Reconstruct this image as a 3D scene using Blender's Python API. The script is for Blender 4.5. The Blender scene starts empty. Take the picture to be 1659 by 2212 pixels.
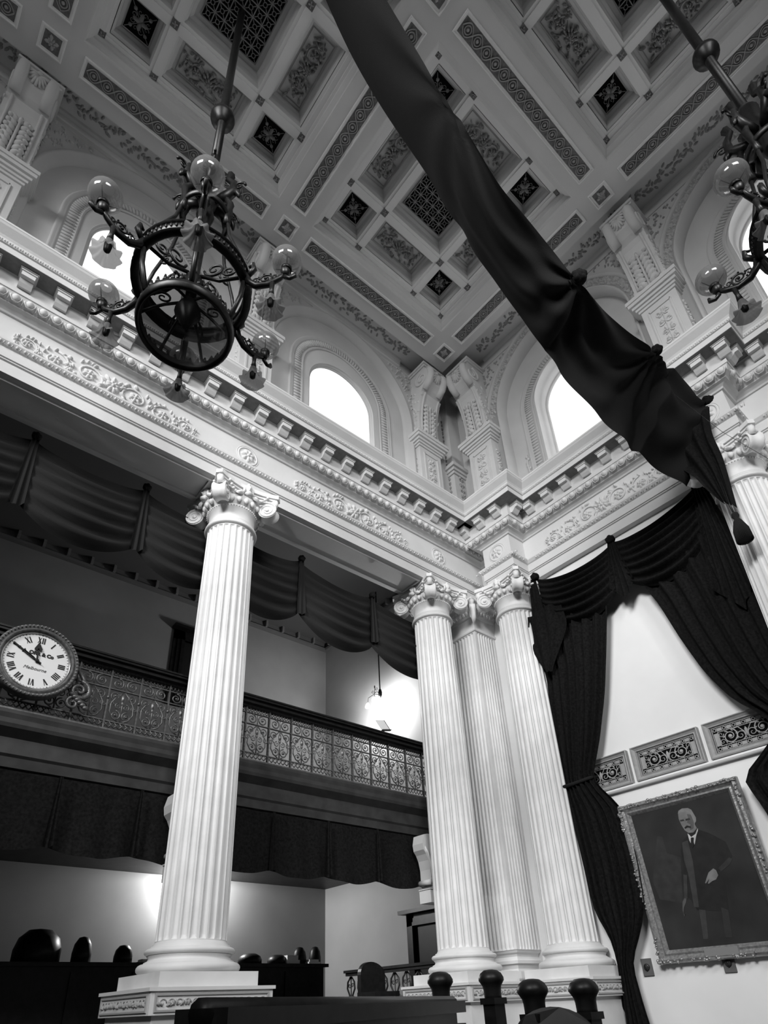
import bpy, math, random
from mathutils import Matrix, Vector
PI = math.pi
S = 7.0            # metres per drawing unit (camera eye to column soffit)
EYE = 1.12         # camera height above the floor in metres
col = bpy.context.scene.collection
scn = bpy.context.scene
def W(x, y, z): return Vector((S*x, S*y, S*z + EYE))

# ------------------------------------------------------------------ camera
cam_d = bpy.data.cameras.new('camera'); cam = bpy.data.objects.new('camera', cam_d); col.objects.link(cam)
FPX, CX, CY = 1364.88, 818.41, 1408.17
R = [[0.76721788, -0.64018445, -0.03925037], [0.28837534, 0.39896598, -0.87044001], [0.57290173, 0.6564983, 0.49070724]]
right = Vector(R[0]); down = Vector(R[1]); fwd = Vector(R[2])
mw = Matrix((right, -down, -fwd)).transposed().to_4x4(); mw.translation = W(0, 0, 0)
cam.matrix_world = mw
cam_d.sensor_fit = 'VERTICAL'; cam_d.sensor_height = 36.0; cam_d.lens = 36.0*FPX/2212
cam_d.shift_x = (829.5-CX)/2212; cam_d.shift_y = (CY-1106)/2212
cam_d.clip_start = 0.05; cam_d.clip_end = 200
scn.camera = cam

# ------------------------------------------------------------------ light
scn.view_settings.view_transform = 'Standard'; scn.view_settings.look = 'None'
scn.view_settings.gamma = 1; scn.view_settings.use_curve_mapping = False
scn.view_settings.exposure = 0.0
wd = bpy.data.worlds.new('world'); scn.world = wd; wd.use_nodes = True
wd.node_tree.nodes['Background'].inputs[0].default_value = (1, 1, 1, 1)
wd.node_tree.nodes['Background'].inputs[1].default_value = 1.6
def area(name, loc, target, sx, sy, power, spread=180):
    l = bpy.data.lights.new(name, 'AREA'); l.shape = 'RECTANGLE'; l.size = sx; l.size_y = sy; l.energy = power
    l.spread = math.radians(spread)
    o = bpy.data.objects.new(name, l); col.objects.link(o); o.location = W(*loc)
    d = W(*target) - W(*loc); o.rotation_euler = d.to_track_quat('-Z', 'Y').to_euler(); return o
# daylight from the tall windows at the unseen end of the chamber and from its unseen long side
area('daylight_end_windows', (-1.22, -0.1, 1.50), (1.15, 0.82, 0.62), 5.5, 3.0, 375, 64)
area('daylight_side_windows', (-0.15, -1.02, 1.50), (0.80, 0.95, 0.62), 5.0, 3.0, 235, 64)

# ------------------------------------------------------------------ materials
def mat(name, v, rough=.6, metal=0.0, var=0.0, scale=6.0, bump=0.0, bscale=60.0, spec=.3):
    m = bpy.data.materials.new(name); m.use_nodes = True; nt = m.node_tree; b = nt.nodes['Principled BSDF']
    b.inputs['Roughness'].default_value = rough; b.inputs['Metallic'].default_value = metal
    b.inputs['Specular IOR Level'].default_value = spec
    b.inputs['Base Color'].default_value = (v, v, v, 1)
    tc = nt.nodes.new('ShaderNodeTexCoord')
    if var > 0:
        n = nt.nodes.new('ShaderNodeTexNoise'); n.inputs['Scale'].default_value = scale; n.inputs['Detail'].default_value = 5
        r = nt.nodes.new('ShaderNodeMapRange'); r.inputs[1].default_value = .3; r.inputs[2].default_value = .7
        r.inputs[3].default_value = max(0, v-var); r.inputs[4].default_value = v+var
        nt.links.new(tc.outputs['Object'], n.inputs['Vector']); nt.links.new(n.outputs[0], r.inputs[0])
        nt.links.new(r.outputs[0], b.inputs['Base Color'])
    if bump > 0:
        n2 = nt.nodes.new('ShaderNodeTexNoise'); n2.inputs['Scale'].default_value = bscale
        bm = nt.nodes.new('ShaderNodeBump'); bm.inputs['Strength'].default_value = bump; bm.inputs['Distance'].default_value = .01
        nt.links.new(tc.outputs['Object'], n2.inputs['Vector']); nt.links.new(n2.outputs[0], bm.inputs['Height'])
        nt.links.new(bm.outputs[0], b.inputs['Normal'])
    return m
M_PLASTER = mat('white_plaster', .62, .7, var=.04, scale=1.5, bump=.15, bscale=25)
M_ATTIC = mat('attic_plaster', .54, .8, var=.04, scale=1.2, bump=.15, bscale=25)
M_CEIL = mat('ceiling_plaster', .66, .8, var=.03, scale=1.2)
M_CEILHI = mat('ceiling_moulding', .82, .7)
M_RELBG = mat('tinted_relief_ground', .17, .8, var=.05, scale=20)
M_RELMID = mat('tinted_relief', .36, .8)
M_COLUMN = mat('column_stone', .72, .5, var=.05, scale=3.0, bump=.1, bscale=12)
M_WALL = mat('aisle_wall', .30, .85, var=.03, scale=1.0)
M_WALLR = mat('painted_wall', .84, .8, var=.04, scale=1.0)
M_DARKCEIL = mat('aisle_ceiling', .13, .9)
M_BLACK = mat('black_cloth', .008, .95, var=.004, scale=30, bump=.3, bscale=120, spec=.1)
M_CLOTHG = mat('dull_black_cloth', .022, .95, bump=.3, bscale=120, spec=.1)
M_SWAG = mat('black_canopy_cloth', .011, .8, bump=.2, bscale=120, spec=.12)
M_IRON = mat('dark_iron', .05, .45, metal=.6, var=.02, scale=40)
M_RAIL = mat('bronzed_iron', .13, .40, metal=.5, var=.04, scale=30)
M_WOOD = mat('dark_wood', .010, .42, var=.005, scale=12, spec=.25)
M_BRONZE = mat('dark_bronze', .014, .38, metal=.3, var=.006, scale=30)
M_GILT = mat('gilt_frame', .33, .35, metal=.55, var=.10, scale=30, bump=.4, bscale=40)
M_DARKHOLE = mat('dark_void', .008, 1.0, spec=0)
M_GRILLE = mat('grille_metal', .26, .6)
M_VENT = mat('vent_moulding', .34, .6, var=.03, scale=15)
M_DIAL = mat('clock_dial', .80, .4)
M_INK = mat('black_paint', .012, .5)
M_BUST = mat('white_marble', .55, .45)
M_PAPER = mat('paper', .75, .8)
M_CANVAS = mat('painted_canvas', .028, .5, var=.012, scale=1.5)
M_P = {k: mat('oil_paint_tone_%s' % k, v, .5, var=v*.2, scale=10) for k, v in
       dict(skin=.17, dark=.018, coat=.034, mid=.045, light=.5, grey=.2, shade=.09).items()}
M_TUFT = mat('tassel_thread', .01, .9, bump=.6, bscale=80)
def glass_mat(name, tint, fac, rough=.05, diffuse=.0, dcol=.7):
    m = bpy.data.materials.new(name); m.use_nodes = True; nt = m.node_tree; nt.nodes.clear()
    out = nt.nodes.new('ShaderNodeOutputMaterial'); t = nt.nodes.new('ShaderNodeBsdfTransparent'); t.inputs[0].default_value = (tint,)*3+(1,)
    g = nt.nodes.new('ShaderNodeBsdfGlossy'); g.inputs['Roughness'].default_value = rough
    mx = nt.nodes.new('ShaderNodeMixShader'); mx.inputs[0].default_value = fac
    nt.links.new(t.outputs[0], mx.inputs[1]); nt.links.new(g.outputs[0], mx.inputs[2]); last = mx
    if diffuse > 0:
        d = nt.nodes.new('ShaderNodeBsdfDiffuse'); d.inputs[0].default_value = (dcol,)*3+(1,)
        tl = nt.nodes.new('ShaderNodeBsdfTranslucent'); tl.inputs[0].default_value = (dcol,)*3+(1,)
        m1 = nt.nodes.new('ShaderNodeMixShader'); nt.links.new(d.outputs[0], m1.inputs[1]); nt.links.new(tl.outputs[0], m1.inputs[2])
        m2 = nt.nodes.new('ShaderNodeMixShader'); m2.inputs[0].default_value = diffuse
        nt.links.new(mx.outputs[0], m2.inputs[1]); nt.links.new(m1.outputs[0], m2.inputs[2]); last = m2
    nt.links.new(last.outputs[0], out.inputs[0]); return m
M_PANE = glass_mat('window_glass', .97, .04)
M_GLOBE = glass_mat('glass_globe', .75, .10, .08, .42, .24)
M_TULIP = glass_mat('frosted_glass_shade', .6, .05, .3, .70, .22)
M_BOWL = glass_mat('smoked_glass', .22, .05, .1, .45, .03)
def emis(name, s):
    m = bpy.data.materials.new(name); m.use_nodes = True; b = m.node_tree.nodes['Principled BSDF']
    b.inputs['Emission Color'].default_value = (1, 1, 1, 1); b.inputs['Emission Strength'].default_value = s; return m
M_BULB = emis('lit_bulb_glass', 6.0)

# ------------------------------------------------------------------ mesh builder
ORG = {}
class MB:
    """collects geometry in drawing units and links it as one mesh object"""
    def __init__(s, F=None): s.v = []; s.f = []; s.sm = []; s.F = F
    def add(s, vs, fs, smooth=False):
        o = len(s.v)
        if s.F: O, U, V, N = s.F; vs = [O+U*p[0]+V*p[1]+N*p[2] for p in vs]
        s.v += [tuple(p) for p in vs]; s.f += [tuple(i+o for i in f) for f in fs]; s.sm += [smooth]*len(fs); return s
    def box(s, x0, x1, y0, y1, z0, z1):
        vs = [(x, y, z) for z in (z0, z1) for y in (y0, y1) for x in (x0, x1)]
        return s.add(vs, [(0, 2, 3, 1), (4, 5, 7, 6), (0, 1, 5, 4), (1, 3, 7, 5), (3, 2, 6, 7), (2, 0, 4, 6)])
    def quad(s, a, b, c, d): return s.add([a, b, c, d], [(0, 1, 2, 3)])
    def grid(s, P, nu, nv, smooth=True, cu=False, cv=False):
        vs = [P(i/(nu if not cu else nu), j/(nv if not cv else nv)) for i in range(nu if cu else nu+1) for j in range(nv if cv else nv+1)]
        w = nv if cv else nv+1; n = nu if cu else nu+1; fs = []
        for i in range(nu):
            for j in range(nv):
                a = i*w+j; b = ((i+1) % n)*w+j; j2 = (j+1) % w
                fs.append((a, b, ((i+1) % n)*w+j2, i*w+j2))
        return s.add(vs, fs, smooth)
    def lathe(s, c, prof, n=32, cap=True, smooth=True, a0=0, ph=None):
        vs = []
        for r, z in prof:
            for i in range(n):
                t = a0+2*PI*i/n; vs.append((c[0]+r*math.cos(t), c[1]+r*math.sin(t), c[2]+z))
        fs = [(j*n+i, j*n+(i+1) % n, (j+1)*n+(i+1) % n, (j+1)*n+i) for j in range(len(prof)-1) for i in range(n)]
        s.add(vs, fs, smooth)
        if cap:
            o = len(s.v)-len(vs); s.f += [tuple(o+i for i in range(n))[::-1], tuple(o+(len(prof)-1)*n+i for i in range(n))]; s.sm += [False]*2
        return s
    def tube(s, pts, r, n=6, flat=None, closed=False, cap=True, smooth=True):
        pts = [Vector(p) for p in pts]; m = len(pts); vs = []
        up = Vector((0, 0, 1)) if flat is None else Vector(flat)
        prev = None
        for k, p in enumerate(pts):
            a = pts[(k-1) % m] if (closed or k > 0) else p; b = pts[(k+1) % m] if (closed or k < m-1) else p
            t = (b-a); t = t.normalized() if t.length > 1e-9 else Vector((1, 0, 0))
            if prev is None:
                u = up.cross(t)
                if u.length < .1: u = Vector((1, 0, 0)).cross(t)
            else: u = prev - t*prev.dot(t)
            if u.length < 1e-6: u = Vector((0, 1, 0)).cross(t)
            u.normalize(); w = t.cross(u); prev = u
            rr = r[k] if isinstance(r, (list, tuple)) else r
            for i in range(n):
                q = 2*PI*i/n; vs.append(p+u*(rr*math.cos(q))+w*(rr*math.sin(q)))
        fs = [(k*n+i, k*n+(i+1) % n, ((k+1) % m)*n+(i+1) % n, ((k+1) % m)*n+i) for k in range(m if closed else m-1) for i in range(n)]
        if cap and not closed: fs += [tuple(range(n))[::-1], tuple((m-1)*n+i for i in range(n))]
        return s.add(vs, fs, smooth)
    def ball(s, c, rx, ry=None, rz=None, n=10, m=6, ang=0, ax='z', half=False):
        ry = rx if ry is None else ry; rz = rx if rz is None else rz; vs = []; ca, sa = math.cos(ang), math.sin(ang)
        m0 = m//2 if half else 0
        rows = [j for j in range(m+1) if j >= m0] if half else list(range(m+1))
        for j in rows:
            t = -PI/2+PI*j/m
            for i in range(n):
                q = 2*PI*i/n; x = rx*math.cos(t)*math.cos(q); y = ry*math.cos(t)*math.sin(q); z = rz*math.sin(t)
                x, y = x*ca-y*sa, x*sa+y*ca
                vs.append((c[0]+x, c[1]+y, c[2]+z))
        fs = [(j*n+i, j*n+(i+1) % n, (j+1)*n+(i+1) % n, (j+1)*n+i) for j in range(len(rows)-1) for i in range(n)]
        return s.add(vs, fs, True)
    def prism(s, poly, w0, w1, smooth=False):
        n = len(poly); vs = [(p[0], p[1], w0) for p in poly]+[(p[0], p[1], w1) for p in poly]
        fs = [tuple(range(n))[::-1], tuple(range(n, 2*n))]+[(i, (i+1) % n, n+(i+1) % n, n+i) for i in range(n)]
        return s.add(vs, fs, smooth)
    def sweep(s, path, prof, closed=False, smooth=False):
        """path: plan points (x,y), prof: (c,z) with c the offset to the right-hand side of travel; mitred"""
        n = len(path); offs = []
        for k in range(n):
            ns = []
            for a, b in (((k-1), k), (k, k+1)):
                if not closed and (a < 0 or b > n-1): continue
                A = path[a % n]; B = path[b % n]; d = Vector((B[0]-A[0], B[1]-A[1])).normalized(); ns.append(Vector((d.y, -d.x)))
            if len(ns) == 1: offs.append(ns[0])
            else:
                q = ns[0]+ns[1]; offs.append(q/(q.dot(ns[0])))
        m = len(prof); vs = []
        for k in range(n):
            for c, z in prof: vs.append((path[k][0]+offs[k].x*c, path[k][1]+offs[k].y*c, z))
        fs = [(k*m+j, ((k+1) % n)*m+j, ((k+1) % n)*m+j+1, k*m+j+1) for k in range(n if closed else n-1) for j in range(m-1)]
        s.add(vs, fs, smooth)
        if not closed: s.add([vs[j] for j in range(m)], [tuple(range(m))[::-1]]); s.add([vs[(n-1)*m+j] for j in range(m)], [tuple(range(m))])
        return s
    def mesh(s, name, m, o=(0, 0, 0)):
        me = bpy.data.meshes.new(name)
        me.from_pydata([(S*(p[0]-o[0]), S*(p[1]-o[1]), S*(p[2]-o[2])) for p in s.v], [], s.f)
        me.polygons.foreach_set('use_smooth', s.sm); me.materials.append(m); me.update(); return me
    def build(s, name, m, parent=None, origin=None):
        if parent is not None: o = ORG[parent.name]
        elif origin is not None: o = origin
        else:
            xs = [p[0] for p in s.v]; ys = [p[1] for p in s.v]; zs = [p[2] for p in s.v]
            o = ((min(xs)+max(xs))/2, (min(ys)+max(ys))/2, min(zs))
        ob = bpy.data.objects.new(name, s.mesh(name, m, o)); col.objects.link(ob)
        if parent is not None: ob.parent = parent
        else: ob.location = W(*o)
        ORG[ob.name] = o; return ob
def empty(name, o):
    e = bpy.data.objects.new(name, None); col.objects.link(e); e.location = W(*o); e.empty_display_size = .2; ORG[e.name] = tuple(o); return e
def tag(o, label=None, cat=None, group=None, kind=None):
    if label: o['label'] = label
    if cat: o['category'] = cat
    if group: o['group'] = group
    if kind: o['kind'] = kind
    return o
def struct(o, label=None): o['kind'] = 'structure'; return tag(o, label)
def copy_tree(o, parent=None):
    c = o.copy(); col.objects.link(c); ORG[c.name] = ORG.get(o.name, (0, 0, 0))
    if parent is not None: c.parent = parent
    for ch in list(o.children): copy_tree(ch, c)
    return c
def inst(name, me, parent, loc, U=(1, 0, 0), V=(0, 1, 0), N=(0, 0, 1), sc=1.0):
    """a copy of a shared mesh, as a part of parent; loc in drawing units"""
    ob = bpy.data.objects.new(name, me); col.objects.link(ob); ob.parent = parent
    po = ORG[parent.name]; m = Matrix((Vector(U)*sc, Vector(V)*sc, Vector(N)*sc)).transposed().to_4x4()
    m.translation = Vector(((loc[0]-po[0])*S, (loc[1]-po[1])*S, (loc[2]-po[2])*S)); ob.matrix_local = m; ORG[ob.name] = tuple(loc); return ob
X_, Y_, Z_ = Vector((1, 0, 0)), Vector((0, 1, 0)), Vector((0, 0, 1))
def frL(x, y, z): return (Vector((x, y, z)), X_, Z_, -Y_)     # faces -Y (left-hand colonnade)
def frR(x, y, z): return (Vector((x, y, z)), -Y_, Z_, -X_)    # faces -X (right-hand wall)
def frC(x, y, z): return (Vector((x, y, z)), X_, -Y_, -Z_)    # faces down (ceiling)
L_UVN = dict(U=(1, 0, 0), V=(0, 0, 1), N=(0, -1, 0)); R_UVN = dict(U=(0, -1, 0), V=(0, 0, 1), N=(-1, 0, 0)); C_UVN = dict(U=(1, 0, 0), V=(0, -1, 0), N=(0, 0, -1))
rnd = random.Random(7)

# ------------------------------------------------------------------ relief ornament (u along, v up, w out)
def leaf(m, u, v, l, wd, ang, h=.003):
    m.ball((u+math.cos(ang)*l/2, v+math.sin(ang)*l/2, 0), l/2, wd/2, h, 6, 4, ang, half=True)
def flower(m, u, v, r, n=6, h=.004):
    for i in range(n): leaf(m, u, v, r, r*.55, 2*PI*i/n+.3, h)
    m.ball((u, v, h*.4), r*.28, r*.28, h*.9, 6, 4, half=True)
def spiral(m, u, v, r, turns, a0, sgn, rad, w=.0012):
    pts = []; rr = []
    N = int(16*turns)
    for k in range(N+1):
        t = k/N; q = a0+sgn*2*PI*turns*t; R_ = r*(1-t)**.8+r*.10; pts.append((u+R_*math.cos(q), v+R_*math.sin(q), w)); rr.append(rad*(1-.45*t))
    m.tube(pts, rr, 5, flat=(0, 0, 1))
def rinceau(m, L, Hh, n=3, h=.0065):
    """a long scrolling leaf ornament tapering to both ends, with a mask of leaves at the middle"""
    R_ = random.Random(3)
    for sg in (-1, 1):
        for k in range(n):
            f = 1-.62*((k)/n)**1.3; r = Hh*.44*f; u = sg*(Hh*.60+sum(Hh*.98*(1-.62*(j/n)**1.3) for j in range(k))+r*.3)
            s2 = 1 if k % 2 else -1; v = -s2*(Hh*.5-r)*.35 - (Hh*.5-r)*.8
            spiral(m, u, v, r, 1.35, PI/2*s2, sg*s2, Hh*.045*f+.0004)
            flower(m, u, v, r*.55, 6, h)
            for q in range(14):
                a = R_.uniform(0, 2*PI); leaf(m, u+r*1.02*math.cos(a), v+r*1.02*math.sin(a), r*.48, r*.22, a+R_.uniform(.6, 1.5)*sg, h)
            for q in range(5):
                leaf(m, u+sg*(r*1.1+R_.uniform(-.1, .3)*r), v-r+R_.uniform(0, 1.7)*r, r*.4, r*.18, R_.uniform(0, PI), h)
    flower(m, 0, -Hh*.05, Hh*.28, 8, h*1.4)
    for a in (.5, 1.0, PI/2, PI-1.0, PI-.5, -.4, PI+.4): leaf(m, math.cos(a)*Hh*.15, math.sin(a)*Hh*.15-Hh*.05, Hh*.38, Hh*.13, a, h)
def candelabrum(m, w, hh, h=.004, seed=1):
    """upright panel of paired scrolls and leaves"""
    R_ = random.Random(seed); n = max(2, int(round(hh/w*1.3)))
    m.tube([(0, -hh/2, .001), (0, hh/2, .001)], w*.035, 5, flat=(0, 0, 1))
    for k in range(n):
        v = -hh/2+(k+.5)*hh/n; r = min(w*.24, hh/n*.42)
        for sg in (-1, 1):
            spiral(m, sg*r*1.05, v, r*.9, 1.2, PI/2 if k % 2 else -PI/2, sg*(1 if k % 2 else -1), w*.035)
            for q in range(4): leaf(m, sg*w*.1, v+R_.uniform(-1, 1)*r, r*1.1, r*.4, PI/2-sg*R_.uniform(.3, 1.6), h)
        m.ball((0, v, 0), w*.07, w*.1, h*1.3, 6, 4, half=True)
def foliage(m, inside, u0, u1, v0, v1, n, l, seed, h=.005):
    R_ = random.Random(seed); c = 0
    for _ in range(n*6):
        u = R_.uniform(u0, u1); v = R_.uniform(v0, v1)
        if inside(u, v): leaf(m, u, v, l*R_.uniform(.6, 1.3), l*.45, R_.uniform(0, 2*PI), h); c += 1
        if c >= n: break
def acanthus(m, w, hh, h=.006):
    """a big upright leaf with lobes"""
    for k in range(7):
        v = -hh/2+hh*(k+.3)/7.6; l = w*.5*(1-.25*k/7)
        for sg in (-1, 1):
            leaf(m, sg*w*.05, v, l, hh/7*.9, PI/2-sg*.85, h*(1-.05*k)); leaf(m, sg*w*.22, v+hh*.03, l*.55, hh/7*.55, PI/2-sg*1.3, h*.9)
    m.tube([(0, -hh/2, .002), (0, hh*.45, .003)], w*.05, 6, flat=(0, 0, 1)); leaf(m, 0, hh*.3, w*.3, w*.2, PI/2, h)
def guilloche(m, L, w, n):
    """two interlacing bands round a row of bosses"""
    p = L/n; a = w*.5*.84
    for s in (0, PI):
        pts = [(-L/2+L*k/(n*10), a*math.sin(PI*(k/10.)+s), .0009+.0006*math.cos(PI*k/10.+s)) for k in range(n*10+1)]
        m.tube(pts, w*.045, 4, flat=(0, 0, 1))
    for k in range(n):
        u = -L/2+p*(k+.5)
        m.tube([(u+w*.27*math.cos(q*PI/6), w*.27*math.sin(q*PI/6), .001) for q in range(12)], w*.045, 4, flat=(0, 0, 1), closed=True)
        m.ball((u, 0, 0), w*.13, w*.13, .0035, 8, 4, half=True)

# ================================================================== ROOM SHELL
ZF = -EYE/S; YC = 1.005; YL = .9565; XR = 1.258; XW = 1.275; ZC = 1.88
XB = [1.0745, .466, -.1425, -.751]; YB = [.8456, .243, -.360]     # column / beam lines
XM = [.770, .1618, -.4467]; YM = [.5443, -.0585]                   # bay centres
XMIN, YMIN, YMAX = -1.30, -1.08, 1.781
fl = MB().box(XMIN, XW, YMIN, YL-.02, ZF-.02, ZF).build('floor', mat('floor_carpet', .05, .95, var=.03, scale=8)); struct(fl)
pf = MB().box(XMIN, XW, YL-.02, YMAX, ZF-.02, -.03).build('floor', M_WOOD); struct(pf)
# wall behind the aisle, end wall, unseen walls
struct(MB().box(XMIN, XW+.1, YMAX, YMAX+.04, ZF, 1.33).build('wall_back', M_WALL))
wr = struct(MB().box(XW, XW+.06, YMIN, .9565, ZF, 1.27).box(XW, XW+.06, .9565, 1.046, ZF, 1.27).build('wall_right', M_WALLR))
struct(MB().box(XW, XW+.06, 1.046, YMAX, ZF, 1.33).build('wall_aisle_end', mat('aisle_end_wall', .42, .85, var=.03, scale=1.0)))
# unseen far sides, each with tall window openings where the daylight comes in
ws = MB()
for a, b, c, d in [(YMIN, -.62, ZF, ZC+.1), (.42, YMAX, ZF, ZC+.1), (-.62, .42, ZF, 1.24), (-.62, .42, 1.78, ZC+.1)]: ws.box(XMIN-.04, XMIN, a, b, c, d)
M_UNSEEN = mat('unseen_wall_dark', .12, .95)  # no cloth: dark tone set on unseen walls to cut bounced light
struct(ws.build('wall_left_side', M_UNSEEN))
ws = MB()
for a, b, c, d in [(XMIN, -.55, ZF, ZC+.1), (.25, XW+.3, ZF, ZC+.1), (-.55, .25, ZF, 1.24), (-.55, .25, 1.78, ZC+.1)]: ws.box(a, b, YMIN-.04, YMIN, c, d)
struct(ws.build('wall_near', M_UNSEEN))

# ------------------------------------------------------------------ entablature
PROF = [(-.0976, 1.0), (0, 1.0), (0, 1.0262), (.0035, 1.0275), (.0035, 1.0295), (.002, 1.0305), (.0055, 1.0315), (.0055, 1.0535), (.009, 1.0555),
        (.0145, 1.062), (.0145, 1.066), (0, 1.0665), (0, 1.139), (.004, 1.1395), (.006, 1.143), (.012, 1.147), (.0195, 1.1485), (.0195, 1.151),
        (.021, 1.1525), (.030, 1.158), (.034, 1.166), (.036, 1.1665), (.036, 1.202), (.039, 1.2055), (.0735, 1.2055), (.0735, 1.2205), (.0765, 1.2215),
        (.0785, 1.2265), (.0785, 1.228), (.0785, 1.2295), (.081, 1.234), (.0865, 1.240), (.092, 1.246), (.094, 1.250), (.095, 1.251), (.095, 1.2555), (-.0976, 1.2555)]
entL = MB().sweep([(XMIN, YL), (XR, YL)], PROF).build('trim_1', M_PLASTER); struct(entL, 'entablature above the left-hand colonnade')
B3 = (.797, .892); B4 = (.197, .288); XK = 1.194
pathR = [(XR, 1.0), (XR, B3[1]), (XK, B3[1]), (XK, B3[0]), (XR, B3[0]), (XR, B4[1]), (XK, B4[1]), (XK, B4[0]), (XR, B4[0]), (XR, -.315), (XK, -.315), (XK, -.406), (XR, -.406), (XR, YMIN)]
PROFR = [(-.017, 1.0)] + PROF[1:-1] + [(-.017, 1.2555)]
entR = MB().sweep(pathR, PROFR).build('trim_2', M_PLASTER); struct(entR, 'entablature breaking forward over the right-hand columns')
# soffit coffer panel frames under the left architrave
for xa, xb in ((.54, 1.0), (-.07, .39)):
    MB().sweep([(xa, YL+.018), (xb, YL+.018), (xb, YL+.08), (xa, YL+.08)], [(0, 1.0), (0, .9955), (.004, .9955), (.006, 1.0)], closed=True).build('soffit_moulding', M_PLASTER, entL)
M_SOF = mat('shade_tone_soffit', .20, .8, var=.03, scale=15)  # darker underside tone standing in for the shade between the modillions
MB().sweep([(XMIN, YL), (XR, YL)], [(.037, 1.2052), (.072, 1.2052), (.072, 1.2056), (.037, 1.2056)]).build('soffit_shade_strips', M_SOF, entL)
MB().sweep(pathR, [(.037, 1.2052), (.072, 1.2052), (.072, 1.2056), (.037, 1.2056)]).build('soffit_shade_strips', M_SOF, entR)
# egg and dart, carved bands
def eggs(L, p, h=.0085):
    m = MB(); n = int(L/p); 
    for k in range(n):
        u = (k+.5)*L/n
        m.ball((u, 0, .0005), p*.33, h*1.0, .0078, 8, 6)
        m.tube([(u-p*.40, h, .003), (u-p*.38, -h*.3, .0035), (u-p*.2, -h*1.05, .001), (u+p*.2, -h*1.05, .001), (u+p*.38, -h*.3, .0035), (u+p*.40, h, .003)], .0012, 4, flat=(0, 0, 1))
        m.tube([(u+p*.5, h, .003), (u+p*.5, -h*1.1, .000)], [.0016, .0006], 4, flat=(0, 0, 1))
    return m
def beads(L, p, h, w=.003):
    m = MB(); n = int(L/p)
    for k in range(n):
        u = (k+.5)*L/n; m.ball((u-p*.12, 0, 0), p*.20, h*.5, w, 5, 4); m.tube([(u+p*.25, -h*.55, w*.2), (u+p*.42, h*.55, w*.6)], p*.07, 3, flat=(0, 0, 1))
    return m
PIT = .0235
def run(parent, fr, L, uvn, loc, c_uv=None):
    fr = loc
    def put(name, mb, du, z, c):
        N = Vector(uvn['N']); U = Vector(uvn['U']); p = Vector(loc)+U*du+N*c; p.z = z
        inst(name, mb.mesh(name, M_PLASTER), parent, p, **uvn)
    put('egg_and_dart', eggs(L+.05, PIT), -.025, 1.1590, .028)
    put('carved_band', beads(L+.02, .0135, .0085, .0028), -.01, 1.0595, .0115)
    put('carved_band', beads(L+.14, .0085, .0045, .0015), -.07, 1.2245, .0775)
run(entL, None, XR-.10-XMIN+.25, L_UVN, (XMIN+.03, YL, 0))
def runseg(parent, L, uvn, loc):
    def put(name, mb, z, c, e):
        N = Vector(uvn['N']); U = Vector(uvn['U']); p = Vector(loc)+U*e+N*c; p.z = z
        inst(name, mb.mesh(name, M_PLASTER), parent, p, **uvn)
    put('egg_and_dart', eggs(L, PIT), 1.1595, .029, 0); put('carved_band', beads(L, .0135, .0085, .0028), 1.0595, .0115, 0)
for y1, y0, x in [(.892+.03, .797-.03, XK), (.797-.035, .288+.035, XR), (.288+.03, .197-.03, XK), (.197-.035, -.28, XR)]:
    runseg(entR, y1-y0, R_UVN, (x, y1, 0))
for y in (.797, .197):                       # returns of the two breaks, facing the near side
    runseg(entR, XR-XK-.0, dict(U=(1, 0, 0), V=(0, 0, 1), N=(0, -1, 0)), (XK-.02, y, 0))
for y1, y0, x in [(.87, .797-.078, XK), (.797-.078, .288+.078, XR), (.288+.078, .197-.078, XK), (.197-.078, -.23, XR)]:
    p = (x-.0775, y1, 1.2245); inst('carved_band', beads(y1-y0, .0085, .0045, .0015).mesh('carved_band', M_PLASTER), entR, p, **R_UVN)
# modillions
def modillion():
    m = MB(); w = .0115
    # (outward, height) outline of the bracket, extruded across its width
    pl = [(0, -.026), (.006, -.027), (.012, -.022), (.017, -.0165), (.0245, -.0165), (.0245, -.006), (0, -.006)]
    n = len(pl); vs = [(-w, p[1], p[0]) for p in pl]+[(w, p[1], p[0]) for p in pl]
    m.add(vs, [tuple(range(n))[::-1], tuple(range(n, 2*n))]+[(i, (i+1) % n, n+(i+1) % n, n+i) for i in range(n)])
    m.box(-w-.002, w+.002, -.006, -.0025, 0, .0265); m.box(-w-.004, w+.004, -.0025, .0, 0, .0285); return m.mesh('modillion', M_PLASTER)
MOD = modillion()
for k in range(-20, 12): inst('modillion', MOD, entL, (.4057+.0619*k, YL-.036, 1.2055), **L_UVN)
for y in (.6658, .6070, .5468, .4869, .4274, .368): inst('modillion', MOD, entR, (XR-.036, y, 1.2055), **R_UVN)
for y in (.066, .006, -.054, -.114, -.174): inst('modillion', MOD, entR, (XR-.036, y, 1.2055), **R_UVN)
for y in (.9115, .8525, .7935, .268, .2105, .158): inst('modillion', MOD, entR, (XK-.036, y, 1.2055), **R_UVN)
for yb in (.797, .197):
    inst('modillion', MOD, entR, (XK-.012, yb-.036, 1.2055), **L_UVN)
for y in (.7255, .115, .345): inst('modillion', MOD, entR, (XR-.036, y, 1.2055), **R_UVN)
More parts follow.
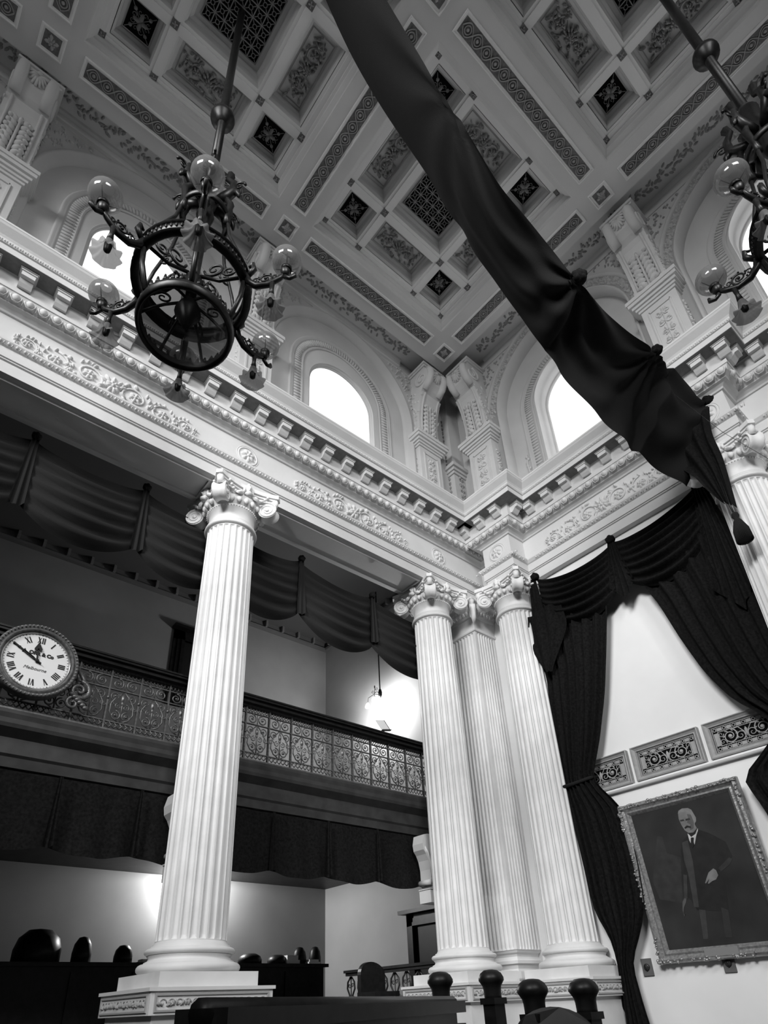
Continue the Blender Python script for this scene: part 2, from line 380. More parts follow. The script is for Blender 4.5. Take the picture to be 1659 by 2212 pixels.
# frieze: scrolls and round rosettes
mb = MB(); rinceau(mb, .42, .062, 3); FR = mb.mesh('frieze_scroll', M_PLASTER)
mb = MB(); flower(mb, 0, 0, .019, 7, .006); mb.tube([(.0235*math.cos(q*PI/14), .0235*math.sin(q*PI/14), 0) for q in range(28)], .0022, 5, flat=(0, 0, 1), closed=True)
mb.tube([(.028*math.cos(q*PI/14), .028*math.sin(q*PI/14), 0) for q in range(28)], .0010, 4, flat=(0, 0, 1), closed=True); ROS = mb.mesh('frieze_rosette', M_PLASTER)
for x in XM: inst('frieze_scroll', FR, entL, (x, YL, 1.099), **L_UVN)
for x in XB: inst('frieze_rosette', ROS, entL, (x, YL, 1.103), **L_UVN)
for y in YM: inst('frieze_scroll', FR, entR, (XR, y, 1.099), **R_UVN)
for y in (.8445, .2425): inst('frieze_rosette', ROS, entR, (XK, y, 1.103), **R_UVN)

# ------------------------------------------------------------------ attic walls with arched windows
def arch_pts(cu, r, zc, z0, n=28):
    return [(cu+r, z0)]+[(cu+r*math.cos(PI*i/n), zc+r*math.sin(PI*i/n)) for i in range(n+1)]+[(cu-r, z0)]
def arched_plate(m, u0, u1, z0, z1, cu, r, zc, w, n=28):
    """vertical plate between u0..u1 with an arched opening down to z0, at outward offset w"""
    ap = arch_pts(cu, r, zc, z0, n); P = len(ap)
    def outer(p):
        u, z = p; du, dz = u-cu, max(z-zc, 0)
        if z <= zc: return (u1 if u > cu else u0, z)
        k = []
        if du > 1e-6: k.append((u1-cu)/du)
        if du < -1e-6: k.append((u0-cu)/du)
        if dz > 1e-6: k.append((z1-zc)/dz)
        t = min(k); return (cu+du*t, zc+dz*t)
    vs = []
    for p in ap:
        o = outer(p); vs += [(p[0], p[1], w), (o[0], o[1], w)]
    m.add(vs, [(2*i, 2*i+1, 2*i+3, 2*i+2) for i in range(P-1)])
    for u in (u0, u1):
        a = math.atan2(z1-zc, u-cu)
    for sg, uu in ((1, u1), (-1, u0)):      # corner fill
        best = [o for o in (outer(p) for p in ap)]
        side = [o for o in best if abs(o[0]-uu) < 1e-6 and o[1] > zc]; top = [o for o in best if abs(o[1]-z1) < 1e-6 and (o[0]-cu)*sg > 0]
        if side and top:
            a = max(side, key=lambda q: q[1]); b = max(top, key=lambda q: (q[0]-cu)*sg)
            m.add([(a[0], a[1], w), (uu, z1, w), (b[0], b[1], w)], [(0, 1, 2)])
    return m
def arch_band(m, cu, z0, prof, zc):
    """sweep a (radius, out) profile round an arch with straight legs"""
    rows = []
    for r, w in prof: rows.append([(u, z, w) for u, z in arch_pts(cu, r, zc, z0, 28)])
    P = len(rows[0]); vs = [p for row in rows for p in row]
    m.add(vs, [(a*P+i, a*P+i+1, (a+1)*P+i+1, (a+1)*P+i) for a in range(len(prof)-1) for i in range(P-1)], True); return m
def attic_bay(parent, F, half, spand, rec, spec, nwin, carved):
    """F: frame at bay centre on the spandrel plane. spec: big radius, its centre height, window radius/centre, glass setback"""
    RB, ZB, RA, ZA, RW, ZW_, gl = spec; z0 = 1.25
    m = MB(F); arched_plate(m, -half, half, z0, ZC+.055, 0, RB, ZB, 0); arch_band(m, 0, z0, [(RB, 0), (RB, -rec)], ZB)
    arched_plate(m, -half, half, z0, ZC+.03, 0, RW, ZW_, -rec); w = m.build('arch_wall', M_ATTIC, parent)
    m = MB(F)
    if carved: arch_band(m, 0, z0, [(RB-.033, -rec), (RB-.032, -.001), (RB-.0265, -.001), (RB-.026, -.006)], ZB); arch_band(m, 0, z0, [(RB-.001, -.005), (RB+.001, .004), (RB+.010, .004), (RB+.012, 0)], ZB)
    else: arch_band(m, 0, z0, [(RB-.016, -rec), (RB-.014, -rec*.35), (RB-.003, -rec*.2), (RB-.001, .002), (RB+.006, .004), (RB+.008, 0)], ZB)
    arch_band(m, 0, z0, [(RA+.008, -rec), (RA+.007, -rec+.004), (RA+.003, -rec+.005), (RA, -rec+.002), (RA-.004, -rec+.005), (RA-.006, -rec+.0015), (RA-.033, -rec+.0015), (RA-.036, -rec+.005), (RA-.039, -rec+.001)], ZA)
    m.build('arch_moulding', M_ATTIC, w)
    m = MB(F); n = 56                                  # bead ring round the window
    for k in range(n+1):
        q = PI*k/n; r = RA-.0195; cu, cz = math.cos(q), math.sin(q)
        m.tube([((r-.010)*cu, ZA+(r-.010)*cz, -rec+.002), ((r+.010)*cu, ZA+(r+.010)*cz, -rec+.002)], .0032, 5)
    for k in range(1, 26):
        z = ZA-k*.0117
        if z < z0: break
        for sg in (-1, 1): m.tube([(sg*(RA-.0295), z, -rec+.002), (sg*(RA-.0095), z, -rec+.002)], .0032, 5)
    m.build('bead_ring', M_ATTIC, w)
    # reveal and glass of the window
    wi = empty('window_%d' % nwin, F[0]); struct(wi); wi.parent = None
    m = MB(F); arch_band(m, 0, z0, [(RW, -rec), (RW, -rec-gl*.45), (RW-.004, -rec-gl*.5), (RW-.004, -rec-gl)], ZW_); m.build('window_reveal', M_PLASTER, wi)
    m = MB(F); arch_band(m, 0, z0, [(RW-.003, -rec-gl*.9), (RW-.008, -rec-gl*.9), (RW-.008, -rec-gl-.003)], ZW_); m.build('window_frame', M_PLASTER, wi)
    m = MB(F); ap = arch_pts(0, RW-.002, ZW_, z0, 28); m.add([(p[0], p[1], -rec-gl) for p in ap], [tuple(range(len(ap)))]); m.build('pane', M_PANE, wi)
    # spandrel foliage
    m = MB(F)
    for sg in (-1, 1):
        foliage(m, lambda u, v: (u*sg > 0 and math.hypot(u, v-ZB) > RB+.022 and abs(u) < half-.016 and v < ZC-.012 and v > ZB+.03), -half, half, ZB, ZC, 190, .011, 5+sg, .005)
        a, b = (half-.010), (ZC-.008); q0 = (sg*a, ZB+.06, 0); q1 = (sg*a, b, 0); q2 = (sg*(a-.17), b, 0); m.tube([q0, q1, q2], .0018, 4, flat=(0, 0, 1))
    m.build('spandrel_leaves', M_RELMID if carved else M_ATTIC, w)
    if carved:
        m = MB(F); arch_band(m, 0, ZB-.25, [(RB-.026, -.006), (RB-.001, -.005)], ZB); m.build('carved_arch_ground', M_RELMID, w)
        m = MB((F[0]-F[3]*.0055, F[1], F[2], F[3])); R_ = random.Random(9)
        for k in range(330):
            q = PI*(k+.5)/330; r = RB-.0135+R_.uniform(-.010, .008); leaf(m, r*math.cos(q), ZB+r*math.sin(q), .012, .006, q+R_.uniform(-1.6, 1.6), .006)
        m.build('carved_arch_leaves', M_ATTIC, w)
    # scroll at the foot of the architrave, both sides
    m = MB(F)
    for sg in (-1, 1):
        u = sg*(RA+.032); spiral(m, u, 1.292, .022, 1.5, PI/2, -sg, .004, -rec+.002)
        m.tube([(u-sg*.012, 1.312, -rec+.002), (u-sg*.016, 1.36, -rec+.002), (u-sg*.012, 1.40, -rec+.002), (u-sg*.018, 1.44, -rec+.002)], [.004, .003, .004, .001], 5, flat=(0, 0, 1))
        for q in range(5): m.ball((u-sg*.014+.004*math.cos(q*2.), 1.385+.012*q, -rec), .006, .007, .005, 6, 4)
    m.build('foot_scroll', M_ATTIC, w)
awr = struct(MB().box(XR, XR+.02, YMIN, .9, 1.2555, 1.262).build('wall_right_attic', M_ATTIC, origin=(1.23, 0, 1.2555)))
nwin = 1
SPL = (.259, 1.628, .178, 1.612, .118, 1.578, .010); SPR = (.262, 1.635, .171, 1.600, .1235, 1.612, .058)
awl = struct(MB().box(XMIN, XR, YL-.0, YL+.02, 1.2555, 1.262).build('wall_left', M_ATTIC, origin=(0, .975, 1.2555)))
for x in XM[:2]+[XM[2]]:
    attic_bay(awl, (Vector((x, .975, 0)), X_, Z_, -Y_), .3043, 0, .020, SPL, nwin, False); nwin += 1
for y in YM:
    attic_bay(awr, (Vector((1.225, y, 0)), -Y_, Z_, -X_), .3014, 0, .045, SPR, nwin, True); nwin += 1
# wall pieces between the last bay and the corner
MB().box(1.07, 1.30, .98, 1.0, 1.25, 1.95).build('corner_wall', M_ATTIC, awl); MB().box(1.245, 1.265, .84, 1.0, 1.25, 1.95).build('corner_wall', M_ATTIC, awr)
MB().box(1.23, 1.25, YMIN, -.36, 1.25, 1.95).build('end_wall', M_ATTIC, awr); MB().box(XMIN, -.75, .975, .99, 1.25, 1.95).build('end_wall', M_ATTIC, awl)

# ------------------------------------------------------------------ attic piers with scrolled brackets
def pier(F, dark=False):
    """frame origin on the pier's front plane at its centre line; depth to the wall .05"""
    e = empty('bracket_pier', (F[0].x, F[0].y, 1.2555)); h = .0455
    def bx(m, u0, u1, z0, z1, w0, w1):
        vs = [(u, z, w) for w in (w0, w1) for z in (z0, z1) for u in (u0, u1)]
        m.add(vs, [(0, 2, 3, 1), (4, 5, 7, 6), (0, 1, 5, 4), (1, 3, 7, 5), (3, 2, 6, 7), (2, 0, 4, 6)])
    m = MB(F); bx(m, -h-.005, h+.005, 1.2555, 1.292, -.05, .005); bx(m, -h, h, 1.292, 1.527, -.05, 0)
    m.build('pedestal', M_PLASTER, e)
    m = MB(F)
    for a, z0, z1 in ((.004, 1.524, 1.532), (.008, 1.532, 1.540), (.013, 1.540, 1.549), (.019, 1.549, 1.560), (.022, 1.560, 1.572)): bx(m, -h-a, h+a, z0, z1, -.05, a)
    cp = m.build('pier_cap', M_PLASTER, e)
    m = MB(F)
    for (u0, z0, u1, z1) in ((-.028, 1.315, .028, 1.319), (-.028, 1.501, .028, 1.505), (-.030, 1.315, -.026, 1.505), (.026, 1.315, .030, 1.505)): bx(m, u0, u1, z0, z1, 0, .003)
    O, U, V, N = F
    m.build('panel_moulding', M_PLASTER, e)
    m = MB((O+Z_*1.41, U, V, N)); candelabrum(m, .042, .165, .005, 3); m.build('panel_relief', M_PLASTER, e)
    m = MB((O+U*(h)-N*.025+Z_*1.41, -N, V, U)); candelabrum(m, .030, .155, .004, 4); m.build('panel_relief', M_PLASTER, e)
    m = MB((O-U*(h)-N*.025+Z_*1.41, N, V, -U)); candelabrum(m, .030, .155, .004, 4); m.build('panel_relief', M_PLASTER, e)
    # S-curved console
    pl = [(1.572, .006), (1.60, .004), (1.65, .006), (1.70, .014), (1.735, .026), (1.748, .034), (1.752, .030), (1.757, .026), (1.768, .040), (1.785, .056), (1.805, .063), (1.825, .063), (1.842, .055), (1.852, .044)]
    m = MB(F); n = len(pl); hw = h-.004; vs = []
    for z, w in pl: vs += [(-hw, z, -.05), (-hw, z, w), (hw, z, w), (hw, z, -.05)]
    m.add(vs, [(4*i+a, 4*i+a+1, 4*i+a+5, 4*i+a+4) for i in range(n-1) for a in range(3)], False)
    bk = m.build('bracket', M_PLASTER, e)
    m = MB(F)
    for a, z0, z1 in ((-.002, 1.846, 1.854), (.002, 1.854, 1.862), (.006, 1.862, 1.871), (.001, 1.871, 1.880)): bx(m, -h-a+.003, h+a-.003, z0, z1, -.05, .052+a)
    m.build('bracket_cap', M_PLASTER, bk)
    # front leaf, scalloped shell, side scrolls
    m = MB((O+N*.012+Z_*1.655, U, (V*1.0+N*.10).normalized(), (N-V*.10).normalized())); acanthus(m, .060, .135, .009); m.build('leaf_relief', M_PLASTER, bk)
    m = MB((O+N*.060+Z_*1.812, U, (V*1.0+N*.15).normalized(), (N-V*.15).normalized()))
    for k in range(9):
        a = PI*(k+.5)/9+PI; m.tube([(0, .016, .002), (.011*math.cos(a), .016+.020*math.sin(a), .006), (.024*math.cos(a), .016+.038*math.sin(a), .003)], [.002, .0045, .0025], 6)
    m.ball((0, .020, .003), .008, .006, .006, 8, 5); m.build('shell', M_PLASTER, bk)
    for sg in (-1, 1):
        m = MB((O+U*sg*.030+Z_*0, U, V, N)); m.tube([(0, z, w+.001) for z, w in pl[1:6]], .0035, 6)
        m.tube([(0, 1.765, .034), (0, 1.785, .056), (0, 1.806, .066), (0, 1.826, .066), (0, 1.842, .056)], .012, 8); m.build('bracket_rib', M_PLASTER, bk)
        m = MB((O+U*sg*hw+Z_*0, N, V, U*sg) if sg > 0 else (O-U*hw, -N, V, -U)); k = 1 if sg > 0 else -1
        spiral(m, k*.032, 1.806, .026, 1.7, PI/2, k, .004, .001); spiral(m, -k*.006, 1.60, .016, 1.3, -PI/2, -k, .003, .001)
        foliage(m, lambda u, v: (k*u < .004+max(0, (v-1.65))*.25 and k*u > -.04), -.04, .04, 1.60, 1.76, 26, .016, 2, .003); m.build('side_relief', M_PLASTER, bk)
    return e
LBL_P = ['plaster bracket pier on the left cornice beside the dark corner gap', 'plaster bracket pier on the left cornice behind the near chandelier', 'shadowed bracket pier on the left cornice at the left picture edge']
for x, l in zip((1.0875, .466, -.1425), LBL_P):
    e = pier((Vector((x, YL, 0)), X_, Z_, -Y_)); tag(e, l, 'pier', 'bracket piers of the attic')
for y, l in zip((.8456, .243), ('plaster bracket pier on the right cornice beside the dark corner gap', 'brightly lit bracket pier between the two right-hand arches')):
    e = pier((Vector((1.197, y, 0)), -Y_, Z_, -X_)); tag(e, l, 'pier', 'bracket piers of the attic')
ce = empty('corner_pier', (1.222, .98, 1.2555))
MB().box(1.192, 1.26, YL, 1.0, 1.2555, 1.50).build('pedestal', M_ATTIC, ce)
m = MB()
for a, z0, z1 in ((.005, 1.495, 1.505), (.010, 1.505, 1.516), (.017, 1.516, 1.530), (.003, 1.53, 1.88)): m.box(1.192-a, 1.26, YL-a, 1.0, z0, z1)
m.build('pier_cap', M_ATTIC, ce)
m = MB(frR(1.191, .982, 1.40)); candelabrum(m, .026, .19, .004, 6); m.build('panel_relief', M_RELMID, ce)
m = MB(frL(1.222, YL-.001, 1.40)); candelabrum(m, .030, .19, .004, 6); m.build('panel_relief', M_RELMID, ce)
m = MB(frR(1.188, .984, 1.64)); candelabrum(m, .024, .24, .004, 8); m.build('panel_relief', M_RELBG, ce)
tag(ce, 'narrow carved pier deep in the dark corner gap between two brackets', 'pier')

# ------------------------------------------------------------------ ceiling
ZS, ZP = 1.915, 1.950
bw = .0525
cm = MB(); ys = [.8456, .243, -.360, -.963]; xs = [1.0745, .466, -.1425, -.751, -1.36]
edges_x = [(a+b)/2 for a, b in zip(xs[:-1], xs[1:])]
ceil = MB()
for x in xs: ceil.box(max(x-bw, XMIN), x+bw, YMIN, .8456+bw, ZC, ZC+.11)
for y in ys:
    for xa, xb in zip(xs[1:], xs[:-1]): ceil.box(max(xa+bw, XMIN), xb-bw, max(y-bw, YMIN), y+bw, ZC, ZC+.11)
ceil.box(XMIN, XR+.1, YMIN, 1.02, ZC+.11, ZC+.13)
# strip between the outer beam and the walls
ceil.box(XMIN, 1.30, .8456+bw, 1.02, ZC+.035, ZC+.055); ceil.box(1.0745+bw, 1.30, YMIN, .8456+bw, ZC+.035, ZC+.055)
ceil = struct(ceil.build('ceiling', M_CEIL, origin=(0, 0, ZC)))
m = MB(); m.sweep([(XMIN, .975), (1.0, .975)], [(0, ZC+.036), (.012, ZC+.036), (.010, ZC+.028), (.005, ZC+.022), (.003, ZC+.010), (0, ZC+.008)]).sweep([(1.23, .79), (1.23, YMIN)], [(0, ZC+.036), (.012, ZC+.036), (.010, ZC+.028), (.005, ZC+.022), (.003, ZC+.010), (0, ZC+.008)])
m.build('cornice_moulding', M_CEIL, ceil)
def rectring(m, hx, hy, prof, cx=0, cy=0):
    """mitred rectangular ring; prof (inset from edge, w)"""
    rows = [[(cx-hx+a, cy-hy+a, w), (cx+hx-a, cy-hy+a, w), (cx+hx-a, cy+hy-a, w), (cx-hx+a, cy+hy-a, w)] for a, w in prof]
    m.add([p for r in rows for p in r], [(4*i+j, 4*i+(j+1) % 4, 4*i+4+(j+1) % 4, 4*i+4+j) for i in range(len(rows)-1) for j in range(4)])
# local frame: u,v in plane, w = downward offset from ZC (negative = recessed)
d1, d2 = -(ZS-ZC), -(ZP-ZC)
HX, HY = .2518, .2489; G2, G1 = .2268, .1075; sb = .0145
m = MB(); rectring(m, HX, HY, [(0, 0), (.003, -.001), (.004, -.008), (.008, -.011), (.013, -.016), (.014, -.022), (.019, -.026), (.020, d1-.004)])
me_mould = m.mesh('coffer_moulding', M_CEIL)
m = MB()
for axis in (0, 1):
    for g in (-G2, -G1, G1, G2):
        wd_ = sb if abs(g) < .2 else .013
        for q, (a, b) in enumerate(((-wd_, wd_), (-wd_*.45, wd_*.45))):
            top = d1 if q == 0 else d1+.003
            if axis == 0: m.box(g+a, g+b, -HY+.02, HY-.02, d1-.05, top)
            else: m.box(-HX+.02, HX-.02, g+a, g+b, d1-.05, top-.0003)
me_grid = m.mesh('coffer_grid', M_CEILHI)
m = MB()
for gx in (-G2, -G1, G1, G2):
    for gy in (-G2, -G1, G1, G2):
        m.box(gx-.0085, gx+.0085, gy-.0085, gy+.0085, d1, d1+.0042)
me_sq = m.mesh('crossing_square', M_RELBG)
m = MB()
for gx in (-G2, -G1, G1, G2):
    for gy in (-G2, -G1, G1, G2):
        flower(m, gx, gy, .007, 4, .007)
for v in range(len(m.v)): m.v[v] = (m.v[v][0], m.v[v][1], m.v[v][2]+d1+.001)
me_sqf = m.mesh('crossing_flower', M_RELMID)
cc = (G1+G2)/2; ch = (G2-G1)/2-sb
m = MB(); m.add([(-HX, -HY, d2-.004), (HX, -HY, d2-.004), (HX, HY, d2-.004), (-HX, HY, d2-.004)], [(0, 1, 2, 3)])
me_back = m.mesh('coffer_ground', M_PLASTER)
m = MB()
cells = []
for i, cx_ in enumerate((-cc, 0, cc)):
    for j, cy_ in enumerate((-cc, 0, cc)):
        hx = ch if cx_ else G1-sb; hy = ch if cy_ else G1-sb; cells.append((cx_, cy_, hx, hy))
        rectring(m, hx, hy, [(0, d1-.002), (.002, d1-.008), (.004, d1-.012), (.006, d2+.006), (.0105, d2+.002), (.012, d2), (.013, d2-.004)], cx_, cy_)
me_cell = m.mesh('cell_moulding', M_CEIL)
m = MB(); k_ = 0
for cx_, cy_, hx, hy in cells:
    if (cx_ == 0) != (cy_ == 0):
        F = (Vector((cx_, cy_, d2-.002)), X_, Y_, Z_) if cy_ else (Vector((cx_, cy_, d2-.002)), Y_, X_, -Z_*-1)
        mm = MB(F if cy_ else (Vector((cx_, cy_, d2-.002)), Y_, -X_, Z_)); rinceau(mm, .14, .044, 1, .010)
        foliage(mm, lambda u, v: True, -.066, .066, -.024, .024, 30, .014, 11+k_, .009); k_ += 1
        rectring(mm, .074, .030, [(0, 0), (.001, .002), (.002, 0)])
        m.add(mm.v, mm.f, True)
me_leafp = m.mesh('leaf_panel_relief', mat('shaded_leaf_plaster', .40, .8))  # leaves darkened in colour to carry the shading of the relief
m = MB()
for cx_, cy_, hx, hy in cells:
    if cx_ and cy_: m.box(cx_-.029, cx_+.029, cy_-.029, cy_+.029, d2-.005, d2-.0015)
m.box(-.070, .070, -.070, .070, d2-.005, d2-.0015)
me_dark = m.mesh('vent_opening', M_DARKHOLE)
m = MB()
for cx_, cy_, hx, hy in cells:
    if cx_ and cy_:
        for k in range(4):
            a = PI/4+k*PI/2; leaf(m, cx_, cy_, .018, .010, a-PI/4, .006+d2*0)
            m.tube([(cx_, cy_, 0), (cx_+.038*math.cos(a), cy_+.038*math.sin(a), 0)], .0009, 4, flat=(0, 0, 1))
            a2 = a; m.ball((cx_+.024*math.cos(a2), cy_+.024*math.sin(a2), 0), .0045, .0045, .003, 6, 4)
            for sg in (-1, 1): spiral(m, cx_+.017*math.cos(a2+sg*.45), cy_+.017*math.sin(a2+sg*.45), .005, 1, 0, sg, .0008, 0)
for k in range(len(m.v)): m.v[k] = (m.v[k][0], m.v[k][1], m.v[k][2]+d2)
me_cornf = m.mesh('pierced_rosette', M_GRILLE)
m = MB(); n = 6; p = .138/n
for i in range(n+1):
    q = -.069+p*i; m.box(q-.0011, q+.0011, -.069, .069, d2-.002, d2+.001); m.box(-.069, .069, q-.0011, q+.0011, d2-.002, d2+.0012)
for i in range(n):
    for j in range(n):
        u, v = -.069+p*(i+.5), -.069+p*(j+.5)
        m.tube([(u+p*.20*math.cos(q*PI/4), v+p*.20*math.sin(q*PI/4), d2) for q in range(8)], .0011, 4, flat=(0, 0, 1), closed=True)
        for k in range(4):
            a = PI/4+k*PI/2; m.tube([(u+p*.18*math.cos(a), v+p*.18*math.sin(a), d2), (u+p*.62*math.cos(a), v+p*.62*math.sin(a), d2)], .0010, 4, flat=(0, 0, 1))
me_grille = m.mesh('ceiling_grille', M_GRILLE)
bays = [(x, y) for x in XM for y in YM]+[(XM[0], -.66), (XM[1], -.66)]
for x, y in bays:
    b = inst('coffer', me_mould, ceil, (x, y, ZC), **C_UVN)
    for nm, me in (('coffer_grid', me_grid), ('crossing_squares', me_sq), ('crossing_flowers', me_sqf), ('coffer_ground', me_back), ('cell_mouldings', me_cell), ('leaf_panels', me_leafp), ('vent_openings', me_dark), ('pierced_rosettes', me_cornf), ('ceiling_grille', me_grille)):
        o = bpy.data.objects.new(nm, me); col.objects.link(o); o.parent = b
# guilloche panels and rosettes set into the main beams
m = MB(); m.box(-.232, .232, -.016, .016, -.002, .0006); gb = m.mesh('guilloche_ground', M_RELBG)
m = MB(); guilloche(m, .458, .030, 15)
for k in range(len(m.v)): m.v[k] = (m.v[k][0], m.v[k][1], m.v[k][2]+.001)
gm = m.mesh('guilloche_band', M_RELMID)
m = MB(); rectring(m, .240, .024, [(0, 0), (.001, .003), (.003, .0035), (.0045, .001), (.007, .0008), (.008, .0)]); gf = m.mesh('guilloche_frame', M_CEILHI)
m = MB(); rectring(m, .026, .026, [(0, 0), (.001, .003), (.003, .0035), (.0045, .001), (.008, .0008), (.009, .0)]); rf = m.mesh('rosette_frame', M_CEILHI)
m = MB(); m.box(-.0175, .0175, -.0175, .0175, -.002, .0006); rg = m.mesh('rosette_ground', M_RELBG)
m = MB(); flower(m, 0, 0, .0155, 4, .006); flower(m, 0, 0, .010, 8, .008); rr_ = m.mesh('beam_rosette', M_RELMID)
def panel(x, y, along_x):
    k = dict(U=(1, 0, 0), V=(0, -1, 0), N=(0, 0, -1)) if along_x else dict(U=(0, 1, 0), V=(1, 0, 0), N=(0, 0, -1))
    f = inst('guilloche_panel', gf, ceil, (x, y, ZC), **k)
    for nm, me in (('guilloche_ground', gb), ('guilloche_band', gm)):
        o = bpy.data.objects.new(nm, me); col.objects.link(o); o.parent = f
for y in (.840, .243, -.360):
    for x in XM: panel(x, y, True)
for x in (1.0785, .466, -.1425, -.751):
    for y in YM+[-.66]: panel(x, y, False)
    for y in (.840, .243, -.360):
        f = inst('beam_rosette', rf, ceil, (x, y, ZC), **C_UVN)
        for nm, me in (('rosette_ground', rg), ('rosette_flower', rr_)):
            o = bpy.data.objects.new(nm, me); col.objects.link(o); o.parent = f
# leaf band along the outer side of the beams (facing down in the strip)
m = MB((Vector((0, .932, ZC+.035)), X_, -Y_, -Z_)); R_ = random.Random(4)
for k in range(520):
    u = -1.0+2.0*k/520; leaf(m, u, R_.uniform(-.014, .012), .014, .007, R_.uniform(-1.5, 1.5), .005)
m.build('leaf_band', M_RELMID, ceil)
m = MB((Vector((1.18, 0, ZC+.035)), -Y_, -X_, -Z_))
for k in range(420):
    u = -.78+1.5*k/420; leaf(m, u, R_.uniform(-.014, .012), .014, .007, R_.uniform(-1.5, 1.5), .005)
m.build('leaf_band', M_RELMID, ceil)

# ------------------------------------------------------------------ columns
def torus_prof(r, z, a, b, n=8, t0=-PI/2, t1=PI/2): return [(r+a*math.cos(t0+(t1-t0)*k/n), z+b*math.sin(t0+(t1-t0)*k/n)) for k in range(n+1)]
def volute_cap(e, cx, cy, parts='all'):
    """angular ionic capital with heads and garlands"""
    m = MB(); m.lathe((cx, cy, 0), [(.0488, .912), (.0485, .920), (.0488, .942), (.0525, .944), (.0535, .947), (.0525, .950), (.053, .951), (.060, .957), (.0645, .964), (.064, .972), (.050, .978), (.050, .985)], 48)
    cap = m.build('capital', M_COLUMN, e)
    m = MB()
    for k in range(24):
        a = 2*PI*k/24; m.ball((cx+.0610*math.cos(a), cy+.0610*math.sin(a), .9595), .0062, .0048, .0078, 7, 5, a+PI/2)
    for k in range(60):
        a = 2*PI*k/60; m.ball((cx+.0532*math.cos(a), cy+.0532*math.sin(a), .947), .0022, .0022, .0024, 5, 4)
    m.build('egg_ring', M_COLUMN, cap)
    # abacus: concave sides, cut corners
    def ab(h, d):
        pts = []
        for s in range(4):
            a = s*PI/2
            for k in range(9):
                t = -1+2*k/8; u = t*(h-.0095); r = h-d*(1-t*t); x, y = r, u
                pts.append((cx+x*math.cos(a)-y*math.sin(a), cy+x*math.sin(a)+y*math.cos(a)))
        return pts
    m = MB()
    for h, d, z0, z1 in ((.0680, .0135, .9775, .985), (.0725, .0140, .985, .990), (.0780, .0150, .990, 1.0)): m.prism(ab(h, d), z0, z1)
    m.build('abacus', M_COLUMN, cap)
    for s in range(4):
        a = PI/4+s*PI/2; D = Vector((math.cos(a), math.sin(a), 0)); T = Vector((-math.sin(a), math.cos(a), 0)); C = Vector((cx, cy, .9555))+D*.081
        m = MB(); n = 20; r = .0205; prof = [(-.0125, .0), (-.0125, r*.98), (-.0115, r), (-.006, r*.86), (0, r*.80), (.006, r*.86), (.0115, r), (.0125, r*.98), (.0125, 0)]
        vs = []
        for w, q in prof:
            for i in range(n): t = 2*PI*i/n; vs.append(C+T*w+D*(q*math.cos(t))+Z_*(q*math.sin(t)))
        m.add(vs, [(j*n+i, j*n+(i+1) % n, (j+1)*n+(i+1) % n, (j+1)*n+i) for j in range(len(prof)-1) for i in range(n)], True)
        for sg in (-1, 1):
            F = (C+T*(.0125*sg), D, Z_, T*sg); old = m.F; m.F = F
            spiral(m, 0, 0, r*.92, 2.1, PI/2, -1, .0022, .0006); m.ball((0, 0, .001), .0045, .0045, .0035, 8, 5); m.F = old
        # strap rising from the scroll to the abacus corner, and back to the ring
        m.tube([C-D*.028+Z_*.004, C-D*.016+Z_*.022, C+D*.0+Z_*.0245, C+D*.010+Z_*.019], [.010, .0105, .0095, .008], 8)
        m.tube([C+D*.010+Z_*.016, C+D*.014+Z_*.024, C+D*.012+Z_*.030], [.008, .007, .009], 8)
        v = m.build('volute', M_COLUMN, cap)
    for s in range(4):
        a = s*PI/2; D = Vector((math.cos(a), math.sin(a), 0)); T = Vector((-math.sin(a), math.cos(a), 0)); C = Vector((cx, cy, .9865))+D*.0665
        m = MB((C, T, Z_, D)); m.ball((0, 0, 0), .0078, .0098, .0080, 10, 8); m.ball((0, .0045, -.002), .0092, .0085, .0092, 10, 8)
        m.tube([(0, .002, .0075), (0, -.0022, .0098), (0, -.003, .0075)], [.001, .0018, .001], 5); m.ball((0, .0125, .001), .004, .004, .004, 6, 5)
        m.ball((0, -.0045, .006), .003, .0016, .002, 6, 4)
        m.tube([(0, -.008, 0), (0, -.016, .002)], [.0055, .010], 8)
        for sg in (-1, 1):
            m.tube([(sg*.008, .004, 0), (sg*.010, -.004, .001), (sg*.011, -.011, .001)], [.003, .0032, .002], 6)
            for k in range(7):
                t = k/6.; m.ball((sg*(.012+.034*t), -.006-.016*math.sin(t*PI)*.8+.006*t, -.008+.012*t), .0036, .0036, .0036, 6, 5)
            leaf(m, sg*.010, -.014, .020, .010, PI/2-sg*1.9, .006)
        m.build('carved_head', M_COLUMN, cap)
    return cap
def flute_depth(z, z0, z1, r):
    e = r
    d0 = max(0, min(1, (z-z0)/e)); d1_ = max(0, min(1, (z1-z)/e)); return math.sqrt(max(0, 1-(1-d0)**2))*math.sqrt(max(0, 1-(1-d1_)**2))
